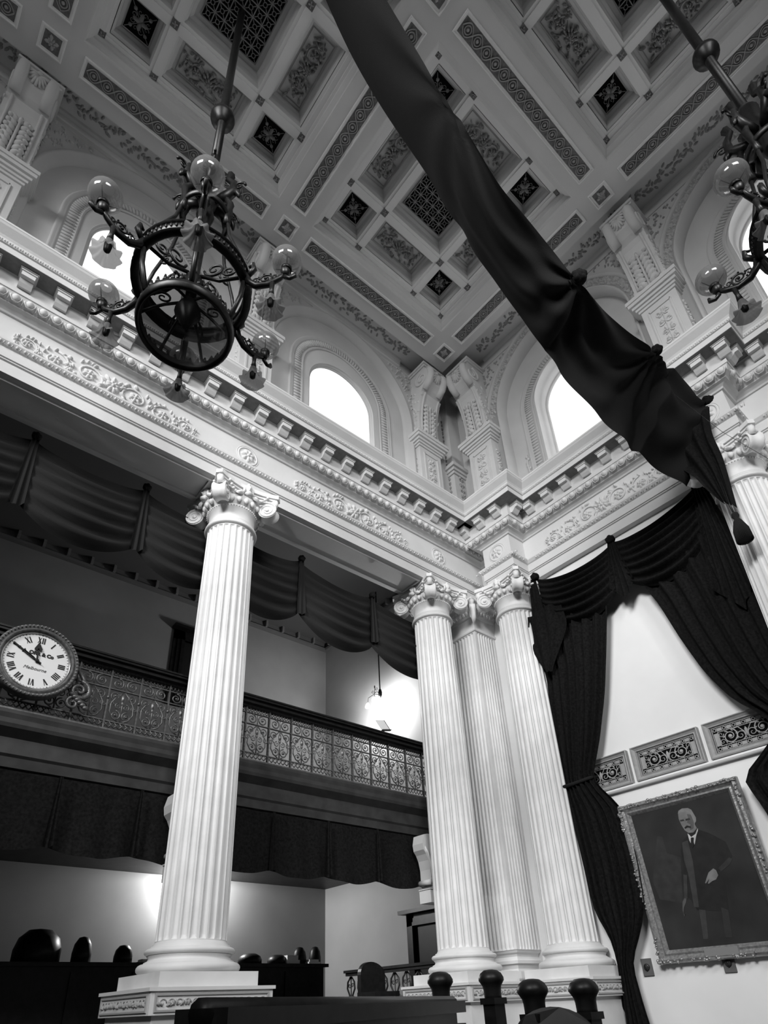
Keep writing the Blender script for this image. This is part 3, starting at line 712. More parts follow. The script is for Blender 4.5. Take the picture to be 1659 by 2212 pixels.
def column(cx, cy):
    e = empty('column', (cx, cy, ZF))
    hp, hs = .0763, .0926
    m = MB().box(cx-hs-.004, cx+hs+.004, cy-hs-.004, cy+hs+.004, ZF, ZF+.03).box(cx-hs+.008, cx+hs-.008, cy-hs+.008, cy+hs-.008, ZF+.03, .003)
    m.box(cx-hs, cx+hs, cy-hs, cy+hs, .003, .031).box(cx-hs-.003, cx+hs+.003, cy-hs-.003, cy+hs+.003, .031, .0356)
    pd = m.build('pedestal', M_COLUMN, e)
    for F in (frL(cx, cy-hs, .017), frR(cx-hs, cy, .017)):
        m = MB(F); rectring(m, hs-.006, .0115, [(0, 0), (.001, .002), (.003, .002), (.004, 0)])
        R_ = random.Random(2)
        for k in range(40): u = -.078+.156*k/39; leaf(m, u, -.004, .009, .004, R_.uniform(.3, 2.6), .003)
        for k in range(14): spiral(m, -.075+.150*k/13, 0, .005, 1, 0, 1, .0009, .0005)
        m.build('carved_band', M_RELMID, pd)
    MB().box(cx-hp, cx+hp, cy-hp, cy+hp, .0356, .0554).build('plinth', M_COLUMN, e)
    pr = [(.0700, .0554)]+torus_prof(.0680, .0625, .0085, .0070)+[(.0672, .0700), (.0665, .0715), (.0620, .0735), (.0605, .0765), (.0625, .0795), (.0635, .0805)]+torus_prof(.0610, .0855, .0065, .0048)+[(.0595, .0910), (.0595, .0930), (.0560, .0945), (.0540, .0985)]
    MB().lathe((cx, cy, 0), pr, 48).build('base', M_COLUMN, e)
    NF = 24; per = 10; zs = [.0985, .1000, .1012, .103, .106, .110]+[.11+(.885-.11)*k/10 for k in range(1, 11)]+[.8895, .893, .8955, .897, .8990]
    m = MB(); vs = []; n = NF*per
    for z in zs:
        t = (z-.1)/.8; r0 = .0537-.0049*(t**1.4 if t > 0 else 0); fd = flute_depth(z, .1000, .8965, .0062)
        for i in range(n):
            a = 2*PI*i/n; ph = (i % per)/per; q = (ph-.5)/.40
            d = math.sqrt(max(0, 1-q*q))*.0050 if abs(q) < 1 else 0
            r = r0-d*fd; vs.append((cx+r*math.cos(a), cy+r*math.sin(a), z))
    m.add(vs, [(j*n+i, j*n+(i+1) % n, (j+1)*n+(i+1) % n, (j+1)*n+i) for j in range(len(zs)-1) for i in range(n)], False)
    m.build('shaft', M_COLUMN, e)
    MB().lathe((cx, cy, 0), [(.0488, .898)]+torus_prof(.0510, .9035, .0045, .0040)+[(.0530, .9080), (.0530, .9105), (.0500, .9125)], 48).build('astragal', M_COLUMN, e)
    volute_cap(e, cx, cy)
    return e
c0 = column(.466, YC); tag(c0, 'tall fluted white column standing alone left of centre', 'column', 'fluted columns')
def col_at(x, y, l):
    c = copy_tree(c0); c.location = W(x, y, ZF); tag(c, l, 'column', 'fluted columns'); return c
col_at(1.0745, YC, 'fluted column left of the square pilaster in the corner')
col_at(1.237, .8456, 'fluted column right of the square pilaster, beside the hanging curtain')
col_at(1.237, .243, 'fluted column at the right picture edge behind the dangling tassel')
# square corner pilaster
e = empty('pilaster', (1.233, 1.0, ZF)); x0, y0, x1, y1 = 1.190, YL, XW, 1.046
MB().box(x0-.030, x1, y0-.030, y1, ZF, .0356).build('pedestal', M_COLUMN, e)
m = MB().box(x0-.016, x1, y0-.016, y1, .0356, .0554)
m.sweep([(x1, y0), (x0, y0), (x0, y1)][::-1], [(0, .0554), (-.013, .0554), (-.015, .062), (-.013, .069), (-.008, .072), (-.007, .078), (-.010, .081), (-.011, .0855), (-.009, .090), (-.004, .093), (-.001, .0985), (0, .0985)][::-1])
m.build('base', M_COLUMN, e)
m = MB(); nf = 7; Lx = x1-x0; 
def fluted_face(m, F, L):
    n = 7; mg = .006; pz = [.0985, .1010, .1022, .104, .107, .11]+[.11+(.885-.11)*k/6 for k in range(1, 7)]+[.8895, .893, .8955, .8975, .905]
    us = [0]; 
    p = (L-2*mg)/n; prof = [(0, 0)]
    for k in range(n):
        a = mg+k*p; prof.append((a+p*.12, 0))
        for q in range(1, 8): t = -1+2*q/8; prof.append((a+p*.5+t*p*.38, math.sqrt(1-t*t)))
        prof.append((a+p*.88, 0))
    prof.append((L, 0)); w = len(prof); vs = []
    for z in pz:
        fd = flute_depth(z, .1005, .8975, .0045)
        for u, d in prof: vs.append((u, z, -.0042*d*fd))
    m.F = F; m.add(vs, [(j*w+i, j*w+i+1, (j+1)*w+i+1, (j+1)*w+i) for j in range(len(pz)-1) for i in range(w-1)]); m.F = None
fluted_face(m, (Vector((x0, y0, 0)), X_, Z_, -Y_), x1-x0); fluted_face(m, (Vector((x0, y1, 0)), -Y_, Z_, -X_), y1-y0)
m.build('shaft', M_COLUMN, e)
m = MB().sweep([(x0, y1), (x0, y0), (x1, y0)], [(0, .899), (.004, .900), (.005, .9035), (.004, .907), (0, .908)]).sweep([(x0, y1), (x0, y0), (x1, y0)], [(0, .905), (0, .945), (.004, .947), (.006, .953), (.011, .962), (.011, .970), (.006, .978), (.012, .985), (.016, .990), (.016, 1.0)])
cp = m.build('capital', M_COLUMN, e)
D = Vector((-1, -1, 0)).normalized(); T = Vector((1, -1, 0)).normalized(); C = Vector((x0, y0, .960))+D*.012
m = MB()
m.tube([C+T*(-.008)+D*0, C+T*(.008)], .019, 18); m.tube([C-D*.02+Z_*.015, C+Z_*.022, C+D*.014+Z_*.028], [.010, .008, .008], 8); m.tube([C+D*.012-Z_*.005, C+D*.010-Z_*.030, C-Z_*.045+D*.002], [.009, .007, .002], 8)
m.build('volute', M_COLUMN, cp)
for F in (frL(1.235, y0-.004, .955), frR(x0-.004, 1.0, .955)):
    m = MB(F)
    for k in range(6): m.ball((-.03+.012*k, .006, .003), .005, .008, .006, 7, 5)
    for k in range(9): m.ball((-.03+.0075*k, .018-.0012*(4-k)**2*.6, .006), .004, .004, .004, 6, 4)
    m.build('egg_ring', M_COLUMN, cp)
tag(e, 'square fluted pilaster wedged in the corner between two round columns', 'pilaster')

# ================================================================== AISLE AND GALLERY (left)
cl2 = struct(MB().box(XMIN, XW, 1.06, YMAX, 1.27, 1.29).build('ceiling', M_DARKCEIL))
# boxed cornice under the aisle ceiling
m = MB().sweep([(XMIN, YMAX), (XW, YMAX), (XW, 1.10)], [(0, 1.235), (.012, 1.237), (.014, 1.245), (.006, 1.247), (.006, 1.292), (.022, 1.296), (.028, 1.27)])
tr = struct(m.build('trim_3', mat('aisle_cornice', .16, .8)))
tr2 = m = MB()
for k in range(26):
    x = -.55+.07*k; m.box(x, x+.008, YMAX-.022, YMAX-.004, 1.246, 1.27)
for k in range(9):
    y = 1.74-.07*k; m.box(XW-.022, XW-.004, y-.008, y, 1.246, 1.27)
m.build('cornice_blocks', mat('aisle_cornice_block', .24, .8), tr)
# gallery floor with stepped front beam
YG = 1.09
m = MB().sweep([(XMIN, YG+.012), (XW, YG+.012)], [(-.68, .345), (-.02, .345), (-.018, .352), (-.006, .356), (-.004, .372), (.0, .376), (.0, .402), (.008, .408), (.016, .414), (.018, .420), (.018, .428), (.020, .436), (.020, .442), (-.68, .442)])
gal = struct(m.build('trim_4', mat('gallery_beam', .035, .5, var=.01))); gal['label'] = 'dark gallery floor and its stepped front beam'
# railing
pw = .0555; xp0 = .7996-16*pw; npan = 23
rl = empty('gallery_railing', (.5, YG, .442))
tag(rl, 'long ornate iron gallery railing with a dark wooden handrail behind the columns', 'railing')
m = MB(); n0 = xp0-.02; n1 = XW
m.box(n0, n1, YG-.022, YG+.022, .571, .580).box(n0, n1, YG-.016, YG+.016, .5635, .571).box(n0, n1, YG-.024, YG+.024, .5755, .578); m.build('handrail', M_WOOD, rl)
MB().box(n0, n1, YG-.006, YG+.006, .442, .4455).box(n0, n1, YG-.005, YG+.005, .5605, .5635).build('bottom_rail', M_RAIL, rl)
m = MB()    # one panel, u from 0..pw, v absolute above .442
t = .0011
for v in (.1035, .079, .0165): m.box(0, pw, v-.0010, v+.0010, -.002, .002)
for k in range(8):
    u = pw*k/8; s_ = pw/8
    m.tube([(u, .105, 0), (u+s_, .117, 0)], t*.9, 4); m.tube([(u+s_, .105, 0), (u, .117, 0)], t*.9, 4)
for k in range(2):
    u = pw*(.27+.46*k); spiral(m, u, .0915, .0098, 1.6, PI/2, 1 if k else -1, .0016, 0)
    m.ball((u, .0915, 0), .0022, .0022, .002, 6, 4)
m.tube([(pw*.5, .081, 0), (pw*.5, .102, 0)], t, 4)
for sg in (-1, 1):
    c = pw/2
    m.tube([(c+sg*.002, .077, 0), (c+sg*.012, .066, 0), (c+sg*.020, .052, 0), (c+sg*.021, .036, 0), (c+sg*.014, .024, 0), (c+sg*.004, .019, 0)], .0014, 5)
    spiral(m, c+sg*.0145, .0665, .0080, 1.5, -PI/2, sg, .0013, 0); spiral(m, c+sg*.010, .030, .0085, 1.6, PI/2, sg, .0014, 0)
    spiral(m, c+sg*.0205, .049, .0055, 1.2, 0, -sg, .0011, 0); spiral(m, c+sg*.007, .048, .0055, 1.4, PI/2, -sg, .0011, 0)
    m.ball((c+sg*.0145, .0665, .001), .0024, .0024, .002, 6, 4); m.ball((c+sg*.010, .030, .001), .0026, .0026, .002, 6, 4)
m.tube([(pw/2, .018, 0), (pw/2, .076, 0)], [.0016, .0010], 5); m.ball((pw/2, .055, 0), .003, .006, .002, 6, 4); leaf(m, pw/2, .055, .018, .008, PI/2, .003)
for k in range(6):
    u = pw*(k+.5)/6; m.tube([(u-.004, .0055, 0), (u+.004, .0155, 0)], .0014, 4); m.tube([(u+.004, .0055, .001), (u-.004, .0155, .001)], .0011, 4)
pm = m.mesh('railing_panel', M_RAIL)
m = MB(); m.box(-.0014, .0014, 0, .1195, -.003, .003); m.ball((0, .060, .003), .003, .004, .003, 6, 4); pom = m.mesh('railing_post', M_RAIL)
for k in range(npan):
    x = xp0+k*pw
    inst('railing_panel', pm, rl, (x, YG, .4445), **L_UVN); inst('railing_post', pom, rl, (x, YG, .4445), **L_UVN)
# clock
ck = empty('wall_clock', (.1696, 1.075, .457)); cx, cz, cy = .1696, .5245, 1.060
F = (Vector((cx, cy, cz)), X_, Z_, -Y_)
def ring(m, prof, n=64):
    vs = [(r*math.cos(2*PI*i/n), r*math.sin(2*PI*i/n), w) for r, w in prof for i in range(n)]
    m.add(vs, [(j*n+i, j*n+(i+1) % n, (j+1)*n+(i+1) % n, (j+1)*n+i) for j in range(len(prof)-1) for i in range(n)], True)
m = MB(F); ring(m, [(.054, -.012), (.066, -.012), (.066, -.002), (.0655, .004), (.063, .007), (.0600, .004), (.0585, .0045), (.0560, .0075), (.0535, .004), (.0515, -.001)]); fr_ = m.build('clock_frame', mat('carved_clock_frame', .09, .5, var=.04, scale=30), ck)
m = MB(F)
for k in range(64):
    a = 2*PI*k/64; m.ball((.0625*math.cos(a), .0625*math.sin(a), .006), .0024, .0018, .0022, 5, 4, a)
m.build('frame_beading', mat('clock_beading', .22, .5), fr_)
m = MB(F); n = 64; m.add([(.0525*math.cos(2*PI*i/n), .0525*math.sin(2*PI*i/n), 0) for i in range(n)], [tuple(range(n))]); dl = m.build('dial', M_DIAL, ck)
m = MB(F)
def bar(m, a, r0, r1, off0, off1, t, w=.0006):
    """stroke of a numeral placed radially at clock angle a (clockwise from 12)"""
    d = (math.sin(a), math.cos(a)); s_ = (math.cos(a), -math.sin(a))
    p = [(d[0]*r0+s_[0]*(off0-t), d[1]*r0+s_[1]*(off0-t)), (d[0]*r0+s_[0]*(off0+t), d[1]*r0+s_[1]*(off0+t)), (d[0]*r1+s_[0]*(off1+t), d[1]*r1+s_[1]*(off1+t)), (d[0]*r1+s_[0]*(off1-t), d[1]*r1+s_[1]*(off1-t))]
    m.prism(p[::-1], .0002, w)
NUM = ['XII', 'I', 'II', 'III', 'IIII', 'V', 'VI', 'VII', 'VIII', 'IX', 'X', 'XI']; r0, r1 = .0335, .0445; wI, wV, wX = .0030, .0068, .0070
for k, s_ in enumerate(NUM):
    a = 2*PI*k/12; tot = sum({'I': wI, 'V': wV, 'X': wX}[c] for c in s_); x = -tot/2
    for c in s_:
        w = {'I': wI, 'V': wV, 'X': wX}[c]; xc = x+w/2
        if c == 'I': bar(m, a, r0, r1, xc, xc, .00095)
        if c == 'V': bar(m, a, r0, r1, xc+.0002, x+.0014, .0011); bar(m, a, r0, r1, xc+.0004, x+w-.0012, .0004)
        if c == 'X': bar(m, a, r0, r1, x+w-.0013, x+.0013, .0011); bar(m, a, r0, r1, x+.0013, x+w-.0013, .0004)
        x += w
for k in range(60): bar(m, 2*PI*k/60, .0475, .0495 if k % 5 else .0502, 0, 0, .00025 if k % 5 else .0006)
n = 64
m.build('numerals', M_INK, dl)
m = MB(F); a = math.radians(355)
bar(m, a, -.003, .022, 0, 0, .0012, .003); d = (math.sin(a), math.cos(a)); s_ = (math.cos(a), -math.sin(a))
sp = [(0, .0345), (.003, .028), (.0062, .0215), (.0052, .0180), (.001, .0195), (-.001, .0195), (-.0052, .0180), (-.0062, .0215), (-.003, .028)]
m.prism([(d[0]*r+s_[0]*o, d[1]*r+s_[1]*o) for o, r in sp][::-1], .002, .003); m.ball((0, 0, .003), .0034, .0034, .0015, 10, 4); m.build('hour_hand', M_INK, ck)
m = MB(F); a = math.radians(299); bar(m, a, -.008, .046, 0, 0, .0007, .0045); bar(m, a, .006, .026, 0, 0, .0013, .0045); m.build('minute_hand', M_INK, ck)
def text(s_, size, F, name, mtl, parent, bold=0, shear=0.0):
    cu = bpy.data.curves.new(name, 'FONT'); cu.body = s_; cu.size = size*S; cu.align_x = 'CENTER'; cu.align_y = 'CENTER'; cu.offset = bold; cu.shear = shear; cu.extrude = .002
    t_ = bpy.data.objects.new('tmp', cu); col.objects.link(t_); dg = bpy.context.evaluated_depsgraph_get(); me = bpy.data.meshes.new_from_object(t_.evaluated_get(dg))
    bpy.data.objects.remove(t_); me.name = name; me.materials.clear(); me.materials.append(mtl)
    po = ORG[parent.name]; O, U, V, N = F; mt = Matrix((U, V, N)).transposed().to_4x4(); mt.translation = (O-Vector(po))*S
    me.transform(mt); o = bpy.data.objects.new(name, me); col.objects.link(o); o.parent = parent; ORG[o.name] = po; return o
text('A. ORR & Co', .0085, (Vector((cx, cy-.0003, cz+.0135)), X_, Z_, -Y_), 'dial_lettering', M_INK, dl, .004)
text('Melbourne', .0080, (Vector((cx, cy-.0003, cz-.0145)), X_, Z_, -Y_), 'dial_lettering', mat('grey_ink', .12, .5), dl, .0, .35)
m = MB(F); ring(m, [(.0515, .001), (.0495, .002), (.0515, .003)]); m.build('bezel', mat('polished_bezel', .5, .2, metal=.8), ck)
for sg in (-1, 1):
    m = MB(F); spiral(m, sg*.077, -.030, .016, 1.6, PI/2, -sg, .005, -.008); spiral(m, sg*.070, -.055, .012, 1.4, 0, sg, .004, -.008)
    m.tube([(sg*.068, .010, -.008), (sg*.080, -.008, -.008), (sg*.088, -.030, -.008)], .004, 6)
    for k in range(6): m.ball((sg*(.066+.005*k), -.040-.004*k, -.006), .006, .005, .004, 6, 4)
    m.build('scroll_bracket', M_RAIL, ck)
tag(ck, 'round clock with a white dial and black Roman numerals on the gallery front', 'clock')

# ------------------------------------------------------------------ hanging cloth helpers
def swag(P0, P1, top, bot, gath, out, folds, nu=26, nv=28, depth=.018, N=Vector((0, -1, 0)), amp=1.0, skew=0.0):
    """cloth hung between two points: top/bot are sags below the chord; gath the bunched height at each knot"""
    m = MB(); P0 = Vector(P0); P1 = Vector(P1)
    def P(u, v):
        b = 4*u*(1-u); b = b**.85 if b > 0 else 0
        p = P0.lerp(P1, u); sg = top+(bot-top)*v
        z = -sg*b-gath*v*(1-b)
        k = math.sin(v*folds*2*PI+u*1.5+1.2*math.sin(u*4))*amp
        w = depth*(b*math.sin(v*PI*.9)*1.4)+(.0045+.004*b)*k*(.3+b)
        return (p.x+N.x*(w+out), p.y+N.y*(w+out), p.z+z)
    m.grid(P, nu, nv); return m
def tail(P0, w0, w1, L, N, U, pleats=3, taper=.0, amp=.006, cut=.3, nv=14):
    m = MB(); P0 = Vector(P0)
    def P(u, v):
        w = w0+(w1-w0)*v; l = L*(1-cut*abs(2*u-1)); k = math.cos(u*pleats*2*PI)
        return P0+U*((u-.5)*w)+N*(.004+amp*k*(.4+.6*v))-Z_*(l*v)
    m.grid(P, 8*pleats, nv); return m
def knot(c, r, N):
    m = MB(); R_ = random.Random(int(c[0]*1000)); T = N.cross(Z_)
    C = Vector(c)
    m.ball(C, r, r, r*.95, 12, 8)
    for k in range(5):
        a = k*2*PI/5+.4; q = C+T*(r*.55*math.cos(a))+Z_*(r*.55*math.sin(a))+N*r*.35; m.ball(q, r*.5, r*.5, r*.45, 8, 6)
    return m
# upper festoon behind the left architrave
NY = Vector((0, -1, 0))
dr = empty('gallery_festoon', (.5, 1.075, .78)); tag(dr, 'row of dull black cloth swags hung behind the upper left architrave', 'drape')
kx = [-.37, -.148, .0725, .292, .489, .686, .912, 1.16]
kz = [.990, .990, .990, .986, .983, .980, .963, .955]
for k in range(len(kx)-1):
    a, b = (kx[k], 1.072, kz[k]), (kx[k+1], 1.072, kz[k+1])
    swag(a, b, .028, .205 if k < 6 else .20, .155, .0, 5.5, depth=.02, amp=.8).build('swag', M_CLOTHG, dr)
for x, z in list(zip(kx, kz))[1:]:
    tail((x, 1.066, z), .012, .026, z-.815, NY, X_, 2, cut=.05, amp=.004).build('tail', M_CLOTHG, dr)
    knot((x, 1.062, z), .009, NY).build('knot', M_CLOTHG, dr)
# lower valance under the gallery
dl_ = empty('lower_valance', (.5, 1.11, .23)); tag(dl_, 'black scalloped cloth valance hanging under the gallery', 'drape')
m = MB(); sc = .1345
def P(u, v):
    x = -.6+(1.85)*u; t_ = ((x-.657) % sc)/sc; s_ = math.sin(PI*t_)
    z = .352-(.112+.012*s_)*v; fold = math.sin(x*90+2*math.sin(x*17))*.003+s_*.010*v
    return (x, 1.108-fold*(.3+v), z)
m.grid(P, 260, 10); m.build('cloth', M_BLACK, dl_)
for k in range(-6, 5):
    x = .657+sc*k; tail((x, 1.098, .350), .006, .016, .115, NY, X_, 2, cut=.05, amp=.003).build('tail', M_BLACK, dl_)

# ------------------------------------------------------------------ wall lamp in the gallery
def bulb_lamp(e, c, r=.007):
    m = MB().lathe((c[0], c[1], c[2]), [(.0025, .012), (.004, .010), (.0075, .002), (.0085, -.006)], 16, cap=False); m.build('lamp_shade', M_TULIP, e)
    MB().ball((c[0], c[1], c[2]-.002), .0045, .0045, .0065, 10, 8).build('bulb', M_BULB, e)
    l = bpy.data.lights.new('bulb_light', 'POINT'); l.energy = 85; l.shadow_soft_size = .04
    o = bpy.data.objects.new('bulb_light', l); col.objects.link(o); o.location = W(c[0], c[1], c[2]-.018)
gl = empty('hanging_lamp', (1.20, 1.378, .89)); X0, Y0 = 1.20, 1.378
m = MB().tube([(X0, Y0, 1.27), (X0, Y0, .893)], .0022, 8); m.build('rod', M_BRONZE, gl)
MB().lathe((X0, Y0, .862), [(.001, .032), (.004, .028), (.0065, .018), (.006, .008), (.002, .0)], 14).build('hub', M_BRONZE, gl)
m = MB()
for dx, dy in ((-.004, .055), (-.012, .014)):
    m.tube([(X0, Y0, .872), (X0+dx*.5, Y0+dy*.5, .884), (X0+dx, Y0+dy, .880), (X0+dx*1.05, Y0+dy*1.05, .866)], .0012, 6)
    m.F = (Vector((X0+dx*.6, Y0+dy*.6, .892)), Y_, Z_, X_); spiral(m, 0, 0, .006, 1.5, 0, 1, .0008, 0); m.F = None
m.tube([(X0-.01, Y0+.014, .880), (X0-.01, Y0+.014, .900)], .001, 5); m.ball((X0-.01, Y0+.014, .902), .002, .002, .006)
m.build('arms', M_BRONZE, gl)
bulb_lamp(gl, (X0-.005, Y0+.058, .853)); bulb_lamp(gl, (X0-.013, Y0+.015, .858))
tag(gl, 'small hanging lamp with two lit bulbs beside the gallery end wall', 'lamp')
# music stand / lectern leaf on the gallery handrail
e = empty('lectern', (.95, 1.09, .580))
m = MB().tube([(.945, 1.095, .580), (.950, 1.098, .590), (.968, 1.104, .600)], .0016, 6).box(.936, .954, 1.084, 1.102, .580, .582); m.build('stand', M_IRON, e)
m = MB((Vector((.962, 1.100, .611)), Vector((.92, .25, .30)).normalized(), Vector((-.30, .35, .88)).normalized(), Vector((.1, -.9, .4)).normalized())).box(-.019, .019, -.014, .018, 0, .0012); m.build('sloped_sheet', M_PAPER, e)
m = MB((Vector((.962, 1.100, .611)), Vector((.92, .25, .30)).normalized(), Vector((-.30, .35, .88)).normalized(), Vector((.1, -.9, .4)).normalized())).box(-.021, .021, -.0165, -.0145, -.001, .005).box(.0195, .0215, -.016, .018, -.001, .002); m.build('ledge', M_IRON, e)
tag(e, 'small lectern holding a pale sheet behind the gallery handrail under the lit lamp', 'lectern')
# lamp on the lower back wall (behind the free-standing column)
e = empty('wall_lamp', (.800, 1.735, .33)); MB().tube([(.80, 1.779, .356), (.80, 1.75, .362), (.80, 1.735, .352)], .0025, 7).build('arm', M_BRONZE, e)
MB().lathe((.80, 1.735, .340), [(.004, .014), (.013, .010), (.020, .0)], 20, cap=False).build('lamp_shade', M_BRONZE, e)
MB().ball((.80, 1.735, .3465), .004).build('bulb', M_BULB, e)
l = bpy.data.lights.new('wall_lamp_light', 'POINT'); l.energy = 330; l.shadow_soft_size = .03
o = bpy.data.objects.new('wall_lamp_light', l); col.objects.link(o); o.location = W(.80, 1.735, .3385)
tag(e, 'shaded wall lamp on the lower back wall behind the free-standing column', 'lamp')
# doors
def door(name, F, w, z0, z1, ft, d=.02):
    e = empty(name, F[0]); struct(e)
    m = MB(F)
    for a, q in ((ft, .006), (ft*.65, .010), (ft*.3, .014)):
        m.box(-w-a, -w, z0, z1+a, 0, q); m.box(w, w+a, z0, z1+a, 0, q); m.box(-w-a, w+a, z1, z1+a, 0, q)
    m.build('door_frame', M_WOOD, e); MB(F).box(-w, w, z0, z1, 0, .002).build('door_leaf', M_INK, e)
    m = MB(F); m.box(-w-ft-.008, w+ft+.008, z1+ft, z1+ft+.010, 0, .030); m.build('door_cornice', M_WOOD, e); return e
door('door_1', (Vector((XW, 1.285, 0)), -Y_, Z_, -X_), .075, -.03, .190, .030)
d2_ = door('door_2', (Vector((.735, YMAX, 0)), X_, Z_, -Y_), .040, .85, 1.085, .036)
# consoles behind the columns, carrying the gallery beam
def console(x, l):
    e = empty('console_bracket', (x, 1.075, .205)); F = (Vector((x, 1.066, 0)), X_, Z_, -Y_)
    pl = [(-.024, .349), (-.036, .346), (-.041, .326), (-.039, .312), (-.032, .303), (-.026, .290), (-.022, .270), (-.022, .245), (-.024, .238), (-.018, .230), (.018, .230), (.024, .238), (.022, .245), (.022, .270), (.026, .290), (.032, .303), (.039, .312), (.041, .326), (.036, .346), (.024, .349)]
    MB(F).prism(pl, -.030, .004).build('corbel', M_BUST, e)
    m = MB(F)
    for sg in (-1, 1): m.tube([(sg*.024, .242, -.030), (sg*.024, .242, .006)], .0065, 12); m.tube([(sg*.034, .322, .0), (sg*.028, .305, .006), (sg*.020, .285, .004), (sg*.018, .255, .004)], .0035, 8)
    m.build('scroll', M_BUST, e)
    m = MB(F).box(-.029, .029, .199, .2285, -.030, .006).box(-.031, .031, .2265, .2285, -.030, .008); m.build('block', M_BUST, e)
    tag(e, l, 'bracket', 'stone brackets carrying the gallery'); return e
console(1.0745, 'white stone bracket showing past the left edge of the paired corner columns, under the gallery')
console(.4725, 'white stone bracket barely showing past the left edge of the free-standing column')

# ================================================================== RIGHT WALL: vents, picture, curtains
def vent(yc, l):
    e = empty('wall_vent', (XW, yc, .3955)); F = (Vector((XW, yc, .4326)), -Y_, Z_, -X_); hx, hy = .0745, .0370
    m = MB(F); rectring(m, hx, hy, [(0, 0), (0, .011), (.002, .012), (.004, .009), (.008, .006), (.010, .007), (.0115, .003)]); m.build('moulding', M_VENT, e)
    MB(F).box(-hx+.011, hx-.011, -hy+.010, hy-.010, -.001, .0012).build('dark_ground', M_DARKHOLE, e)
    m = MB(F); ix, iy = hx-.013, hy-.012
    for q in (0, .0105): rectring(m, ix-q, iy-q, [(0, .001), (0, .0035), (.0012, .0035), (.0012, .001)])
    n = 7
    for k in range(n):
        u = -ix+.0055+(2*ix-.011)*k/(n-1)
        for v in (-iy+.0055, iy-.0055): m.tube([(u+.003*math.cos(q*PI/4), v+.003*math.sin(q*PI/4), .002) for q in range(8)], .0011, 4, flat=(0, 0, 1), closed=True); m.box(u-.0048, u-.0042, v-.0045, v+.0045, .001, .003); m.box(u+.0042, u+.0048, v-.0045, v+.0045, .001, .003)
    m.box(-ix+.006-.004, -ix+.006+.004, -iy+.012, iy-.012, .001, .0022)
    m.box(ix-.010, ix-.002, -iy+.012, iy-.012, .001, .0022)
    for k in range(n-1):
        u = -ix+.0055+(2*ix-.011)*(k+.5)/(n-1)
        for v in (-iy+.0055, iy-.0055): m.box(u-.0042, u+.0042, v-.0032, v+.0032, .001, .0022)
    m.build('border', M_VENT, e)
    m = MB(F)
    for sg in (-1, 1):
        spiral(m, sg*.030, 0, .0135, 1.8, PI/2, sg, .0014, .0028); spiral(m, sg*.011, -.004, .009, 1.5, -PI/2, -sg, .0012, .0028); m.ball((sg*.030, 0, .003), .0042, .0042, .003, 8, 5)
        m.tube([(sg*.002, -.013, .003), (sg*.004, .002, .003), (sg*.012, .013, .003), (sg*.022, .012, .003)], .0011, 5, flat=(0, 0, 1))
        spiral(m, sg*.046, .008, .0048, 1.2, 0, sg, .0009, .0028); spiral(m, sg*.046, -.007, .0048, 1.2, 0, -sg, .0009, .0028)
        for k in range(7): a = k*.9; leaf(m, sg*.030+.010*math.cos(a), .010*math.sin(a), .008, .004, a+1, .004)
    leaf(m, 0, -.01, .022, .007, PI/2, .005); m.build('scroll_grille', mat('pale_grille', .38, .6), e)
    tag(e, l, 'vent', 'wall vents'); return e
vent(.7220, 'ornamental wall vent half hidden by the left-hand black curtain'); vent(.5625, 'ornamental wall vent centred above the portrait'); vent(.4030, 'ornamental wall vent at the right edge above the portrait corner')
struct(MB().sweep([(XW, .80), (XW, YMIN)], [(0, .3868), (.010, .3868), (.012, .3895), (.012, .3915), (.008, .3925), (.008, .3945), (0, .3955)]).build('trim_5', M_WALLR))
# portrait in a gilt frame, leaning forward
pt = empty('portrait', (1.27, .557, .0513))
TL, BL_, TR = Vector((1.241, .6797, .3464)), Vector((1.270, .6797, .0513)), Vector((1.241, .4347, .3464))
U = (TR-TL).normalized(); V = (TL-BL_).normalized(); N = U.cross(V); Wd = (TR-TL).length; Hd = (TL-BL_).length
C = (TR+BL_)/2; F = (C, U, V, N); hx, hy = Wd/2, Hd/2
m = MB(F); rectring(m, hx, hy, [(0, -.004), (0, .006), (.003, .011), (.007, .0125), (.010, .009), (.0135, .006), (.017, .0075), (.020, .004), (.0225, .001), (.0225, -.001)]); fm = m.build('frame', M_GILT, pt)
m = MB(F); R_ = random.Random(5)
for k in range(260):
    s_ = k % 4; t_ = R_.random(); a = .0045
    u, v = ((-hx+2*hx*t_, -hy+a) if s_ == 0 else (-hx+2*hx*t_, hy-a) if s_ == 1 else (-hx+a, -hy+2*hy*t_) if s_ == 2 else (hx-a, -hy+2*hy*t_))
    near = min(abs(abs(u)-hx)+abs(abs(v)-hy), abs(u) if s_ < 2 else abs(v))
    if near < .055: m.ball((u+R_.uniform(-.003, .003), v+R_.uniform(-.003, .003), .011), R_.uniform(.002, .004), R_.uniform(.002, .004), .0035, 6, 4, R_.uniform(0, 3))
m.build('carved_corner_work', M_GILT, fm)
cv = MB(F).box(-hx+.0215, hx-.0215, -hy+.0215, hy-.0215, -.003, .0008).build('canvas', M_CANVAS, pt)
def PT(Y, z): 
    # a picture point (wall Y, height z on plane X=1.25) brought onto the canvas
    d = Vector((1.25, Y, z)); s_ = C.dot(N)/d.dot(N); q = d*s_-C; return (q.dot(U), q.dot(V))
def paint(name, pts, key, w, parent=cv): 
    P_ = [PT(*p) for p in pts]; a = sum(P_[i][0]*P_[(i+1) % len(P_)][1]-P_[(i+1) % len(P_)][0]*P_[i][1] for i in range(len(P_)))
    if a < 0: P_ = P_[::-1]
    m = MB(F).prism(P_, .0005, .0008+w*.00012); m.build(name, M_P[key], parent)
